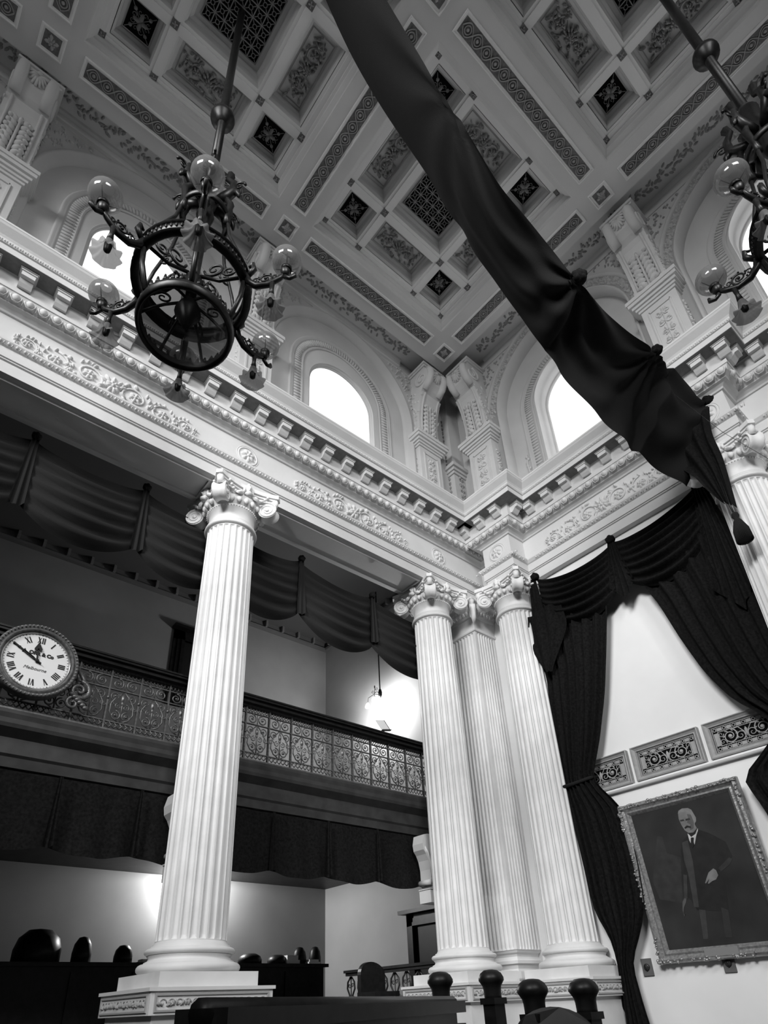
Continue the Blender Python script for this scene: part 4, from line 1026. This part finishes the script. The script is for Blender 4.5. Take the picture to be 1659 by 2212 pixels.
def px(u, v):   # picture pixel in the 1301x2212 detail -> (Y,z) on X=1.25
    x, y = 1420+u/6.505, 1720+v/6.505
    d = (right*((x-CX)/FPX)+down*((y-CY)/FPX)+fwd); d = d*(1.25/d.x); return (d.y, d.z)
def pp(name, pts, key, w): paint(name, [px(*p) for p in pts], key, w)
pp('painted_wall_tone', [(0, 560), (70, 570), (140, 800), (330, 860), (360, 1500), (40, 1450), (-60, 1200)], 'coat', 1)
pp('painted_coat', [(430, 540), (350, 640), (330, 760), (370, 1000), (385, 1420), (470, 1450), (560, 1600), (1010, 1620), (960, 1250), (860, 1060), (960, 950), (1060, 850), (960, 640), (740, 520), (590, 470)], 'dark', 2)
pp('painted_coat_edge', [(350, 650), (430, 620), (500, 900), (590, 1560), (520, 1560), (440, 1100), (380, 900)], 'mid', 3)
pp('painted_trousers', [(590, 1590), (680, 1600), (720, 2005), (650, 2010)], 'mid', 3)
pp('painted_trousers', [(900, 1560), (1000, 1600), (1060, 1985), (960, 1985)], 'coat', 3)
pp('painted_arm', [(860, 1010), (1010, 860), (1060, 880), (1020, 960), (900, 1060)], 'coat', 4)
pp('painted_hair', [(292, 250), (300, 205), (350, 172), (430, 165), (480, 190), (515, 250), (545, 300), (548, 350), (530, 380), (500, 330), (470, 250), (330, 232)], 'grey', 5)
pp('painted_face', [(296, 255), (330, 225), (400, 215), (470, 245), (500, 320), (528, 345), (530, 400), (560, 450), (510, 510), (440, 515), (390, 480), (340, 400), (305, 320)], 'skin', 6)
pp('painted_face_shade', [(420, 250), (475, 260), (505, 330), (520, 380), (515, 450), (470, 480), (455, 430), (475, 400), (420, 370), (440, 320)], 'shade', 7)
pp('painted_brow', [(322, 335), (372, 325), (385, 345), (330, 355)], 'coat', 8); pp('painted_brow', [(400, 320), (455, 305), (470, 330), (405, 345)], 'coat', 8)
pp('painted_moustache', [(385, 440), (420, 410), (475, 425), (480, 445), (430, 440), (395, 460)], 'dark', 8)
pp('painted_collar', [(430, 525), (450, 540), (480, 575), (540, 530), (572, 450), (575, 485), (550, 560), (530, 680), (515, 640), (520, 590), (475, 590), (480, 670), (455, 620)], 'light', 9)
pp('painted_tie', [(478, 580), (515, 578), (520, 680), (500, 730), (475, 670)], 'dark', 10)
pp('painted_hand', [(790, 1015), (830, 1040), (860, 1110), (830, 1170), (780, 1190), (730, 1230), (715, 1225), (735, 1160), (690, 1225), (675, 1220), (700, 1140), (725, 1070)], 'skin', 8)
pp('painted_hand', [(385, 1430), (415, 1440), (405, 1500), (380, 1560), (372, 1640), (390, 1680), (400, 1660), (385, 1690), (360, 1600), (360, 1480)], 'shade', 8)
pp('painted_sleeve', [(370, 1100), (420, 1110), (430, 1440), (385, 1430)], 'mid', 7)
MB(F).box(-.030, .030, -hy+.003, -hy+.020, .006, .012).build('name_plate', mat('dull_plate', .24, .5), pt)
tag(pt, 'gilt-framed painted portrait of a standing moustached man in a dark suit on the right wall', 'painting')
# two little wall plates
for y, z, l in ((.7125, .0485, 'small square wall plate left below the portrait'), (.5569, .0453, 'small square wall plate under the middle of the portrait')):
    e = empty('switch_plate', (XW, y, z-.016)); F2 = (Vector((XW, y, z)), -Y_, Z_, -X_)
    MB(F2).box(-.0105, .0105, -.0150, .0150, 0, .003).build('plate', mat('brown_plate', .13, .5), e)
    m = MB(F2); m.lathe((0, 0, .003), [(.006, 0), (.006, .002), (.004, .0035)], 16); m.tube([(0, -.006, .005), (0, .006, .005)], .0018, 6); m.build('knob', M_IRON, e); tag(e, l, 'switch', 'wall plates')
# valance of two swags
NX = Vector((-1, 0, 0)); XV = 1.240
va = empty('valance', (XV, .55, .79)); tag(va, 'black cloth valance of deep swags hung from the right-hand architrave', 'drape')
ks = [(.7629, .9862), (.539, .966), (.318, .990)]
for k in range(2):
    a, b = ks[k], ks[k+1]
    swag((XV, a[0], a[1]), (XV, b[0], b[1]), .034 if k == 0 else .030, .180 if k == 0 else .185, .110, 0, 6.5, nu=40, nv=60, depth=.016, N=NX, amp=.9).build('swag', M_BLACK, va)
tail((XV-.004, .772, .985), .020, .050, .20, NX, Y_, 3, cut=.15, amp=.005).build('tail', M_BLACK, va)
tail((XV-.006, .539, .966), .014, .060, .17, NX, Y_, 4, cut=.25, amp=.005).build('tail', M_BLACK, va)
tail((XV-.006, .318, .990), .024, .085, .34, NX, Y_, 5, cut=.2, amp=.006).build('tail', M_BLACK, va)
for a in ks: knot((XV-.008, a[0], a[1]+.002), .0115, NX).build('knot', M_BLACK, va)
def curtain(le, ri, x0, pleats, amp, nv=50, nx=90):
    """le/ri: lists of (z, y) edges from top to bottom"""
    def at(lst, z):
        for (z0, y0), (z1, y1) in zip(lst[:-1], lst[1:]):
            if z1 <= z <= z0:
                t_ = (z0-z)/(z0-z1) if z0 != z1 else 0; return y0+(y1-y0)*t_
        return lst[-1][1]
    def sm(lst, z, e=.015): return (at(lst, min(z+e, lst[0][0]))+at(lst, z)+at(lst, max(z-e, lst[-1][0])))/3
    z0, z1 = le[0][0], le[-1][0]; m = MB()
    def P(u, v):
        z = z0+(z1-z0)*v; a, b = sm(le, z), sm(ri, z); w = abs(a-b)
        k = math.cos(u*pleats*2*PI+.6*math.sin(v*7))+.35*math.cos(u*pleats*4.6*PI+v*3)
        return (x0-amp*k*(.35+.65*min(1, w/.12))-.010*math.sin(PI*u), a+(b-a)*u, z)
    m.grid(P, nx, nv); return m
le = [(.90, .785), (.84, .800), (.80, .803), (.76, .801), (.70, .790), (.647, .7752+.020), (.50, .800), (.366, .7953), (.26, .79), (.182, .787), (.150, .7834), (.100, .760), (.043, .757), (-.02, .770), (-.155, .79)]
ri = [(.90, .585), (.84, .588), (.8058, .5923), (.7049, .6197), (.60, .650), (.499, .688), (.4244, .7261), (.40, .712), (.3498, .674), (.2443, .6644), (.1497, .6715), (.10, .698), (.0567, .7266), (.03, .7235), (-.006, .7208), (-.155, .700)]
e = empty('curtain', (1.24, .74, -.155)); curtain(le, ri, 1.246, 7, .0060).build('cloth', M_BLACK, e)
m = MB(); m.tube([(1.262, .802, .425), (1.236, .80, .422), (1.230, .765, .420), (1.236, .728, .424), (1.262, .726, .430)], .004, 8); m.build('tie_back', M_TUFT, e)
m = curtain([(.875, .80), (.80, .812), (.76, .803), (.70, .775)], [(.875, .70), (.80, .69), (.76, .72), (.70, .765)], 1.226, 3, .005, 14, 30); m.build('loose_fold', M_BLACK, e)
tag(e, 'long black curtain tied back beside the columns, left of the portrait', 'curtain')
le = [(.86, .500), (.80, .494), (.7572, .4784), (.651, .4553), (.5638, .4315), (.4898, .399), (.4337, .350), (.40, .345), (.366, .392), (.345, .428), (.268, .404), (.10, .39), (-.155, .39)]
ri = [(.86, .20), (.6, .215), (.4337, .235), (.40, .24), (.30, .22), (.10, .20), (-.155, .18)]
ri = [(.86, .20), (.80, .2), (.70, .21), (.6, .215), (.5, .225), (.4337, .235), (.40, .24), (.36, .23), (.33, .225), (.30, .22), (.2, .21), (.10, .20), (-.155, .18)]
e = empty('curtain', (1.24, .32, -.155)); curtain(le, ri, 1.246, 8, .0060).build('cloth', M_BLACK, e)
m = MB(); m.tube([(1.262, .352, .405), (1.232, .345, .400), (1.228, .29, .395), (1.236, .24, .40)], .004, 8); m.build('tie_back', M_TUFT, e)
tag(e, 'long black curtain sweeping across to the right picture edge, right of the portrait', 'curtain')

# ------------------------------------------------------------------ big canopy swag running from the right-hand column up over the camera
sw = empty('canopy_swag', (1.0, .29, .96)); tag(sw, 'huge black cloth swag crossing the ceiling from the top edge to the right-hand column', 'drape')
Uc = [(1.205, .2335, 1.135), (1.10, .243, 1.150), (1.0044, .243, 1.1467), (.86, .243, 1.108), (.7121, .243, 1.0868), (.60, .243, 1.125), (.4884, .243, 1.1805), (.3319, .243, 1.3562), (.215, .243, 1.56), (.14, .243, 1.87)]
Lc = [(1.165, .322, .935), (1.068, .347, .964), (.95, .347, .972), (.832, .347, .995), (.74, .347, 1.045), (.654, .347, 1.107), (.565, .347, 1.185), (.48, .347, 1.277), (.302, .347, 1.483), (.16, .347, 1.87)]
def crv(pts, t):
    n = len(pts)-1; x = min(max(t, 0), .99999)*n; i = int(x); f = x-i
    p0, p1, p2, p3 = [Vector(pts[min(max(i+k, 0), n)]) for k in (-1, 0, 1, 2)]
    return .5*((2*p1)+(-p0+p2)*f+(2*p0-5*p1+4*p2-p3)*f*f+(-p0+3*p1-3*p2+p3)*f**3)
m = MB()
KN = [.2222, .4444]      # parameter values of the two knots on the upper edge
def P(u, v):
    a = crv(Uc, u); b = crv(Lc, u)
    for kt in [0.0]+KN+[.72]:
        g = math.exp(-((u-kt)/.05)**2)*(1-v)**2
    p = a.lerp(b, v); d = (b-a).normalized(); tg = (crv(Uc, min(u+.01, 1))-crv(Uc, max(u-.01, 0))).normalized(); nn = d.cross(tg).normalized()
    if nn.x > 0: nn = -nn
    w = .018*math.sin(PI*v)
    for kt, s_ in ((0.0, 1), (.2222, 1), (.4444, 1), (.72, .5)):
        du = u-kt; ang = math.atan2(du*6, v+.02); w += s_*.0065*math.sin(ang*11)*math.exp(-(du/.12)**2)*(1-.25*v)
    for (ka, kb) in ((0, .2222), (.2222, .4444), (.4444, .72)):
        if ka <= u <= kb: t_ = (u-ka)/(kb-ka); q = v-.55*4*t_*(1-t_)*.5; w += .006*math.sin(q*18)*4*t_*(1-t_)*(1-v*.5)
    p = p+nn*w; return p
m.grid(P, 150, 34); m.build('cloth', M_SWAG, sw)
for t_, r in ((0.0, .016), (.2222, .0115), (.4444, .014)):
    c = crv(Uc, t_); knot((c.x-.004, c.y-.004, c.z+.004), r, Vector((-.7, -.7, 0)).normalized()).build('knot', M_BLACK, sw)
# gathered tail falling in front of the column capital
m = MB()
TLt = [(1.15, .2876+.03, .975), (1.15, .296, .93), (1.15, .283, .885), (1.15, .2670, .8402)]; TRt = [(1.150, .2231, 1.085), (1.15, .2375, 1.019), (1.15, .2378, .9391), (1.15, .2483, .8171)]
def P(u, v):
    a = crv(TLt, v) if v else Vector(TLt[0]); b = crv(TRt, v); p = a.lerp(b, u); p.x -= .006*math.cos(u*7*PI)+.008*math.sin(PI*u); return p
m.grid(P, 36, 24); m.build('tail', M_BLACK, sw)
m = MB().tube([crv(Uc, 0), Vector((1.165, .25, 1.01)), Vector((1.148, .254, .90)), Vector((1.144, .256, .83)), Vector((1.144, .254, .79))], .0022, 6); m.build('cord', M_BRONZE, sw)
ts = empty('tassel', (1.144, .254, .735)); 
MB().lathe((1.144, .254, .79), [(.002, .014), (.006, .010), (.007, .004), (.004, -.002), (.006, -.006), (.0075, -.010)], 14).build('head', M_TUFT, ts)
m = MB()
for k in range(34):
    a = 2*PI*k/34; m.tube([(1.144+.006*math.cos(a), .254+.006*math.sin(a), .782), (1.144+.0125*math.cos(a), .254+.0125*math.sin(a), .760), (1.144+.014*math.cos(a), .254+.014*math.sin(a), .735)], [.0014, .0017, .0012], 4)
m.lathe((1.144, .254, 0), [(.005, .785), (.011, .760), (.0125, .738)], 14); m.build('fringe', M_TUFT, ts)
tag(ts, 'black tassel dangling on a cord in front of the right-hand fluted column', 'tassel')
w_ = MB().tube([(1.06, .30, 1.22), (1.13, .215, .98), (1.17, .13, .80)], .0006, 4).build('wire', M_IRON); tag(w_, 'thin taut wire running down past the right-hand capital', 'wire')

# ================================================================== CHANDELIERS
def chandelier(cx, cy):
    e = empty('chandelier', (cx, cy, .78))
    A0 = math.radians(11.5)
    m = MB().tube([(cx, cy, 1.945), (cx, cy, 1.16)], .0078, 12); st = m.build('stem', M_BRONZE, e)
    MB().lathe((cx, cy, 1.425), [(.008, .022), (.014, .016), (.021, .006), (.022, 0), (.021, -.006), (.013, -.014), (.008, -.022)], 20).build('stem_ball', M_BRONZE, e)
    # crown of dolphins
    m = MB()
    for k in range(6):
        a = A0+k*PI/3; c, s_ = math.cos(a), math.sin(a)
        def q(r, z): return (cx+r*c, cy+r*s_, z)
        m.tube([q(.008, 1.13), q(.028, 1.135), q(.042, 1.15), q(.040, 1.175), q(.030, 1.19), q(.034, 1.205)], [.007, .009, .0075, .006, .005, .007], 7)
        m.tube([q(.042, 1.15), q(.050, 1.142), q(.052, 1.13)], [.006, .005, .002], 6); m.tube([q(.030, 1.135), q(.040, 1.11), q(.036, 1.08), q(.038, 1.055)], [.004, .006, .004, .006], 6)
        F_ = (Vector((cx, cy, 0)), Vector((c, s_, 0)), Z_, Vector((s_, -c, 0))); m.F = F_; spiral(m, .050, 1.165, .010, 1.3, 0, 1, .0025, 0); m.F = None
    m.lathe((cx, cy, 0), [(.008, 1.22), (.016, 1.20), (.012, 1.17), (.018, 1.14), (.010, 1.11), (.014, 1.09), (.008, 1.06), (.007, .93), (.012, .92), (.008, .90), (.007, .86)], 16); m.build('crown', M_BRONZE, e)
    m = MB(); n = 40
    def torus(m, z, R_, a, b):
        pr = [(R_+a*math.cos(t_*PI/4), z+b*math.sin(t_*PI/4)) for t_ in range(9)]; m.lathe((cx, cy, 0), pr, n, cap=False)
    torus(m, 1.085, .036, .0035, .006); m.build('upper_ring', M_BRONZE, e)
    m = MB(); torus(m, .905, .0765, .0045, .0095); torus(m, .916, .0765, .006, .003); torus(m, .895, .0765, .006, .0025)
    for k in range(72): a = 2*PI*k/72; m.ball((cx+.081*math.cos(a), cy+.081*math.sin(a), .905), .002, .002, .004, 5, 4)
    rg_ = m.build('main_ring', M_BRONZE, e)
    m = MB()
    for k in range(6):
        a = A0+k*PI/3; c, s_ = math.cos(a), math.sin(a)
        def q(r, z): return (cx+r*c, cy+r*s_, z)
        m.tube([q(.036, 1.085), q(.045, 1.02), q(.066, .96), q(.0765, .912)], .0028, 6)           # stays
        m.tube([q(.010, .925), q(.040, .905), q(.076, .903)], .0028, 6)                             # spokes
        m.tube([q(.0765, .90), q(.074, .86), q(.062, .815)], .0035, 6)
        F_ = (Vector((cx, cy, 0)), Vector((c, s_, 0)), Z_, Vector((s_, -c, 0))); m.F = F_
        spiral(m, .030, .935, .014, 1.5, PI, 1, .0022, 0); spiral(m, .052, .925, .010, 1.4, 0, -1, .0020, 0); spiral(m, .050, .985, .011, 1.4, PI/2, 1, .0020, 0); m.F = None
    m.build('stays', M_BRONZE, e)
    m = MB(); torus(m, .808, .0600, .0045, .009)
    for k in range(36): a = 2*PI*k/36; m.tube([(cx+.060*math.cos(a), cy+.060*math.sin(a), .815), (cx+.061*math.cos(a), cy+.061*math.sin(a), .828)], [.004, .0012], 5)
    lr = m.build('lower_ring', M_BRONZE, e)
    MB().lathe((cx, cy, 0), [(.058, .806), (.050, .796), (.034, .788), (.016, .785), (.002, .784)], 36, cap=False).build('glass_bowl', M_BOWL, e)
    m = MB()
    for k in range(6):
        a = A0+(k+.5)*PI/3; c, s_ = math.cos(a), math.sin(a)
        m.tube([(cx+.01*c, cy+.01*s_, .860), (cx+.03*c, cy+.03*s_, .845), (cx+.045*c, cy+.045*s_, .830), (cx+.058*c, cy+.058*s_, .812)], .0022, 5)
        m.F = (Vector((cx, cy, 0)), Vector((c, s_, 0)), Z_, Vector((s_, -c, 0))); spiral(m, .034, .858, .011, 1.4, 0, 1, .0018, 0); m.F = None
    m.lathe((cx, cy, 0), [(.006, .87), (.014, .855), (.018, .84), (.010, .825), (.004, .81)], 16); m.build('bowl_bracket', M_BRONZE, e)
    for k in range(6):
        a = A0+k*PI/3; c, s_ = math.cos(a), math.sin(a)
        def q(r, z): return (cx+r*c, cy+r*s_, z)
        m = MB(); m.tube([q(.078, .905), q(.084, .888), q(.096, .876), q(.112, .874), q(.128, .884), q(.136, .893)], [.0055, .0052, .0048, .0042, .0038, .0036], 8)
        m.tube([q(.136, .886), q(.143, .880), q(.150, .884), q(.150, .890)], [.0035, .0028, .0035, .002], 6)
        m.tube([q(.082, .905), q(.090, .918), q(.088, .930), q(.082, .925)], [.004, .0045, .004, .002], 6)
        m.F = (Vector((cx, cy, 0)), Vector((c, s_, 0)), Z_, Vector((s_, -c, 0)))
        spiral(m, .108, .890, .0092, 1.7, -PI/2, 1, .0017, 0); spiral(m, .122, .892, .0048, 1.3, 0, -1, .0013, 0); spiral(m, .094, .890, .0048, 1.2, 0, 1, .0013, 0)
        for j in range(7): aa = j*.9; m.ball((.108+.0112*math.cos(aa), .890+.0112*math.sin(aa), 0), .0016, .0016, .0016, 5, 4)
        m.ball((.108, .890, 0), .0025, .0025, .0022, 6, 4); m.F = None
        m.tube([q(.118, .876), q(.118, .862), q(.118, .848)], [.004, .003, .0045], 7)
        m.lathe(q(.136, .888), [(.0038, 0), (.006, .004), (.0075, .008), (.0070, .012)], 12)
        ar = m.build('arm', M_BRONZE, e)
        m = MB(); g = q(.1375, .922); pr = [(.0085, -.0195)]+[(.0215*math.cos(t_), .0205*math.sin(t_)) for t_ in [(-60+10*i)*PI/180 for i in range(0, 12)]]+[(.008, .0196)]
        m.lathe(g, pr, 24, cap=False); m.build('globe', M_GLOBE, ar)
        m = MB().lathe(q(.1375, .900), [(.0075, 0), (.0078, .006), (.004, .010)], 12)
        for j in range(3): b = j*2.1; m.tube([(g[0]+.004*math.cos(b), g[1]+.004*math.sin(b), .905), (g[0]+.017*math.cos(b), g[1]+.017*math.sin(b), .914)], .0007, 4)
        m.build('gallery_ring', M_BRONZE, ar)
        m = MB(); hh = q(.1178, 0); n2 = 48; prof = [(.0050, .846), (.0060, .840), (.0075, .832), (.0115, .824), (.0185, .8185)]; vs = []
        for j, (r, z) in enumerate(prof):
            for i in range(n2): t_ = 2*PI*i/n2; f = 1+(.10*math.cos(9*t_))*(j/4.)**2; vs.append((hh[0]+r*f*math.cos(t_), hh[1]+r*f*math.sin(t_), z+.0022*math.cos(9*t_)*(j/4.)**2))
        m.add(vs, [(j*n2+i, j*n2+(i+1) % n2, (j+1)*n2+(i+1) % n2, (j+1)*n2+i) for j in range(len(prof)-1) for i in range(n2)], True); m.build('tulip_shade', M_TULIP, ar)
        MB().lathe((hh[0], hh[1], .838), [(.0045, .008), (.0050, .0), (.0042, -.012), (.001, -.016)], 10).build('lamp_holder', M_BRONZE, ar)
    return e
ch = chandelier(.1615, .552); tag(ch, 'big dark bronze ring chandelier with globes and frilled glass shades at upper left', 'chandelier', 'bronze chandeliers')
c2 = copy_tree(ch); c2.location = W(.770, -.0567, .78); c2.rotation_euler.z = math.radians(24); tag(c2, 'bronze chandelier cut off by the right picture edge', 'chandelier', 'bronze chandeliers')

# ================================================================== FURNITURE
def newel(az, d, z, l, r=.0128):
    x = d/math.sqrt(1+az*az); y = az*x; e = empty('bench_end', (x, y, ZF))
    ph = math.atan2(y, x)
    m = MB().lathe((x, y, z), [(.002, .0080), (.006, .0074), (.0095, .0050), (.0114, .0015), (.0116, -.0010), (.0102, -.0030), (.0086, -.0055), (.0080, -.0085), (.0078, -.013), (.0078, -.016)], 20); m.build('knob', M_WOOD, e)
    m = MB().box(x-.0068, x+.0068, y-.0068, y+.0068, ZF, z-.020).box(x-.0085, x+.0085, y-.0085, y+.0085, z-.020, z-.015); m.build('post', M_WOOD, e)
    tag(e, l, 'bench end', 'knobbed bench ends along the bottom edge'); return e
newel(1.006, .64, .0185, 'knobbed dark wooden post, leftmost of the row in front of the columns')
newel(.873, .66, .0190, 'knobbed dark wooden post in front of the square pilaster')
newel(.782, .55, .0068, 'lower knobbed post between the pilaster and the right column of the pair')
newel(.679, .58, .0062, 'knobbed dark wooden post in front of the column beside the curtain')
def bench(P0, P1, z, l, th=.012, back=.13):
    P0 = Vector(P0+(0,)); P1 = Vector(P1+(0,)); d = (P1-P0).normalized(); n = Vector((-d.y, d.x, 0)); L = (P1-P0).length; e = empty('bench', ((P0.x+P1.x)/2, (P0.y+P1.y)/2, ZF))
    F_ = (Vector((P0.x, P0.y, 0)), d, n, Z_)
    m = MB(F_).box(0, L, -th, th, z-.010, z-.002); m.tube([(0, 0, z-.004), (L, 0, z-.004)], .006, 10); m.build('top_rail', M_WOOD, e)
    MB(F_).box(0, L, -.004, .004, ZF+.05, z-.010).build('backrest', M_WOOD, e); MB(F_).box(0, L, -.072, .0, ZF+.058, ZF+.066).build('seat', M_WOOD, e)
    for u in (0, L-.010): MB(F_).box(u, u+.010, -.070, .010, ZF, ZF+.058).build('leg', M_WOOD, e)
    tag(e, l, 'bench'); return e
bench((.125, .255), (.420, .412), .0045, 'long dark bench crossing the bottom edge below the free-standing column')
# rounded chair backs just over the bottom edge
def chair(x, y, zt, rot, l, zf=ZF, w=.034):
    e = empty('armchair', (x, y, zf)); c, s_ = math.cos(rot), math.sin(rot); F_ = (Vector((x, y, 0)), Vector((c, s_, 0)), Vector((-s_, c, 0)), Z_)
    m = MB(F_); n = 14; h = zt-zf
    pts = [(-w, zf+h*.5)]+[(w*math.cos(PI-PI*i/n), zt-w*.75+w*.75*math.sin(PI*i/n)) for i in range(n+1)]+[(w, zf+h*.5)]; k = len(pts)
    vs = [(p[0], -.008-.006*(p[0]/w)**2, p[1]) for p in pts]+[(p[0], .004-.006*(p[0]/w)**2, p[1]) for p in pts]
    m.add(vs, [tuple(range(k)), tuple(range(k, 2*k))[::-1]]+[(i, k+i, k+(i+1) % k, (i+1) % k) for i in range(k)], False); m.build('backrest', M_WOOD, e)
    MB(F_).box(-w, w, -.062, .0, zf+h*.42, zf+h*.50).build('seat', M_WOOD, e)
    for a in (-w+.004, w-.004):
        for b in (-.058, -.004): MB(F_).box(a-.003, a+.003, b-.003, b+.003, zf, zf+h*.42).build('leg', M_WOOD, e)
    tag(e, l, 'chair'); return e
chair(.440, .330, -.004, -.9, 'round-backed dark chair between the two lower knobbed posts', w=.030)
chair(1.03, 1.265, .094, 0.0, 'round-backed dark chair in front of the small balustrade', zf=-.03, w=.036)
# small balustrade in front of the door
e = empty('balustrade', (1.1, 1.28, -.03)); MB().box(1.088, 1.112, 1.10, 1.44, .080, .086).box(1.091, 1.109, 1.105, 1.435, .073, .080).build('rail', M_WOOD, e); MB().box(1.090, 1.110, 1.10, 1.44, -.03, -.02).build('foot_rail', M_WOOD, e)
for k in range(8):
    y = 1.13+.042*k; m = MB(frR(1.10, y, 0))
    for sg in (-1, 1): m.tube([(sg*.002, .071, 0), (sg*.013, .060, 0), (sg*.015, .045, 0), (sg*.006, .030, 0), (sg*.012, .010, 0), (sg*.012, -.02, 0)], .0022, 6); spiral(m, sg*.006, .052, .005, 1.2, 0, sg, .0013, 0)
    m.tube([(0, .072, 0), (0, -.02, 0)], .0016, 5); m.tube([(-.014, .026, 0), (.014, .026, 0)], .002, 5); m.build('baluster', M_IRON, e)
tag(e, 'low dark balustrade with scrolled iron balusters in front of the aisle door', 'balustrade')
# long desk against the aisle back wall with books, papers and lamps
dk = empty('desk', (.75, 1.56, -.03)); MB().box(.28, 1.10, 1.52, 1.60, .100, .108).box(.30, 1.09, 1.53, 1.59, -.03, .100).build('body', M_WOOD, dk)
for k in range(6): MB().box(.32+.13*k, .42+.13*k, 1.526, 1.531, -.01, .09).build('panel', M_WOOD, dk)
tag(dk, 'long dark panelled desk along the aisle behind the columns', 'desk')
def lump(x, y, z, rx, rz, l):
    e = MB().lathe((x, y, z), [(rx, 0), (rx, rz*.4), (rx*.86, rz*.75), (rx*.5, rz), (.002, rz*1.05)], 18).build('covered_typewriter', M_WOOD); tag(e, l, 'typewriter cover', 'domed dark covers on the aisle desk'); return e
for x, y, rx, rz, l in [(.385, 1.56, .046, .062, 'large domed dark cover on the desk near the left edge'), (.475, 1.56, .020, .050, 'domed dark cover second from the left on the desk'), (.565, 1.56, .020, .036, 'low domed dark cover left of the free-standing column'),
                        (.885, 1.56, .030, .024, 'flat domed dark cover just right of the free-standing column'), (.965, 1.56, .026, .022, 'flat domed dark cover midway along the visible desk'), (1.03, 1.555, .018, .040, 'domed dark cover second from the right end of the desk'), (1.08, 1.555, .016, .042, 'domed dark cover at the right end of the desk')]:
    lump(x, y, .108, rx, rz, l)
for x, y, w, h, l in [(.64, 1.55, .042, .008, 'stack of white papers on the desk left of the free-standing column'), (.995, 1.545, .020, .020, 'white paper sheaf on the desk between the right domed covers'), (1.055, 1.535, .018, .010, 'white papers at the right end of the desk')]:
    e = MB().box(x-w, x+w, y-.015, y+.015, .108, .108+h*.45).box(x-w+.003, x+w-.004, y-.013, y+.014, .108+h*.45, .108+h).build('paper_stack', M_PAPER); tag(e, l, 'papers', 'paper stacks on the desk')
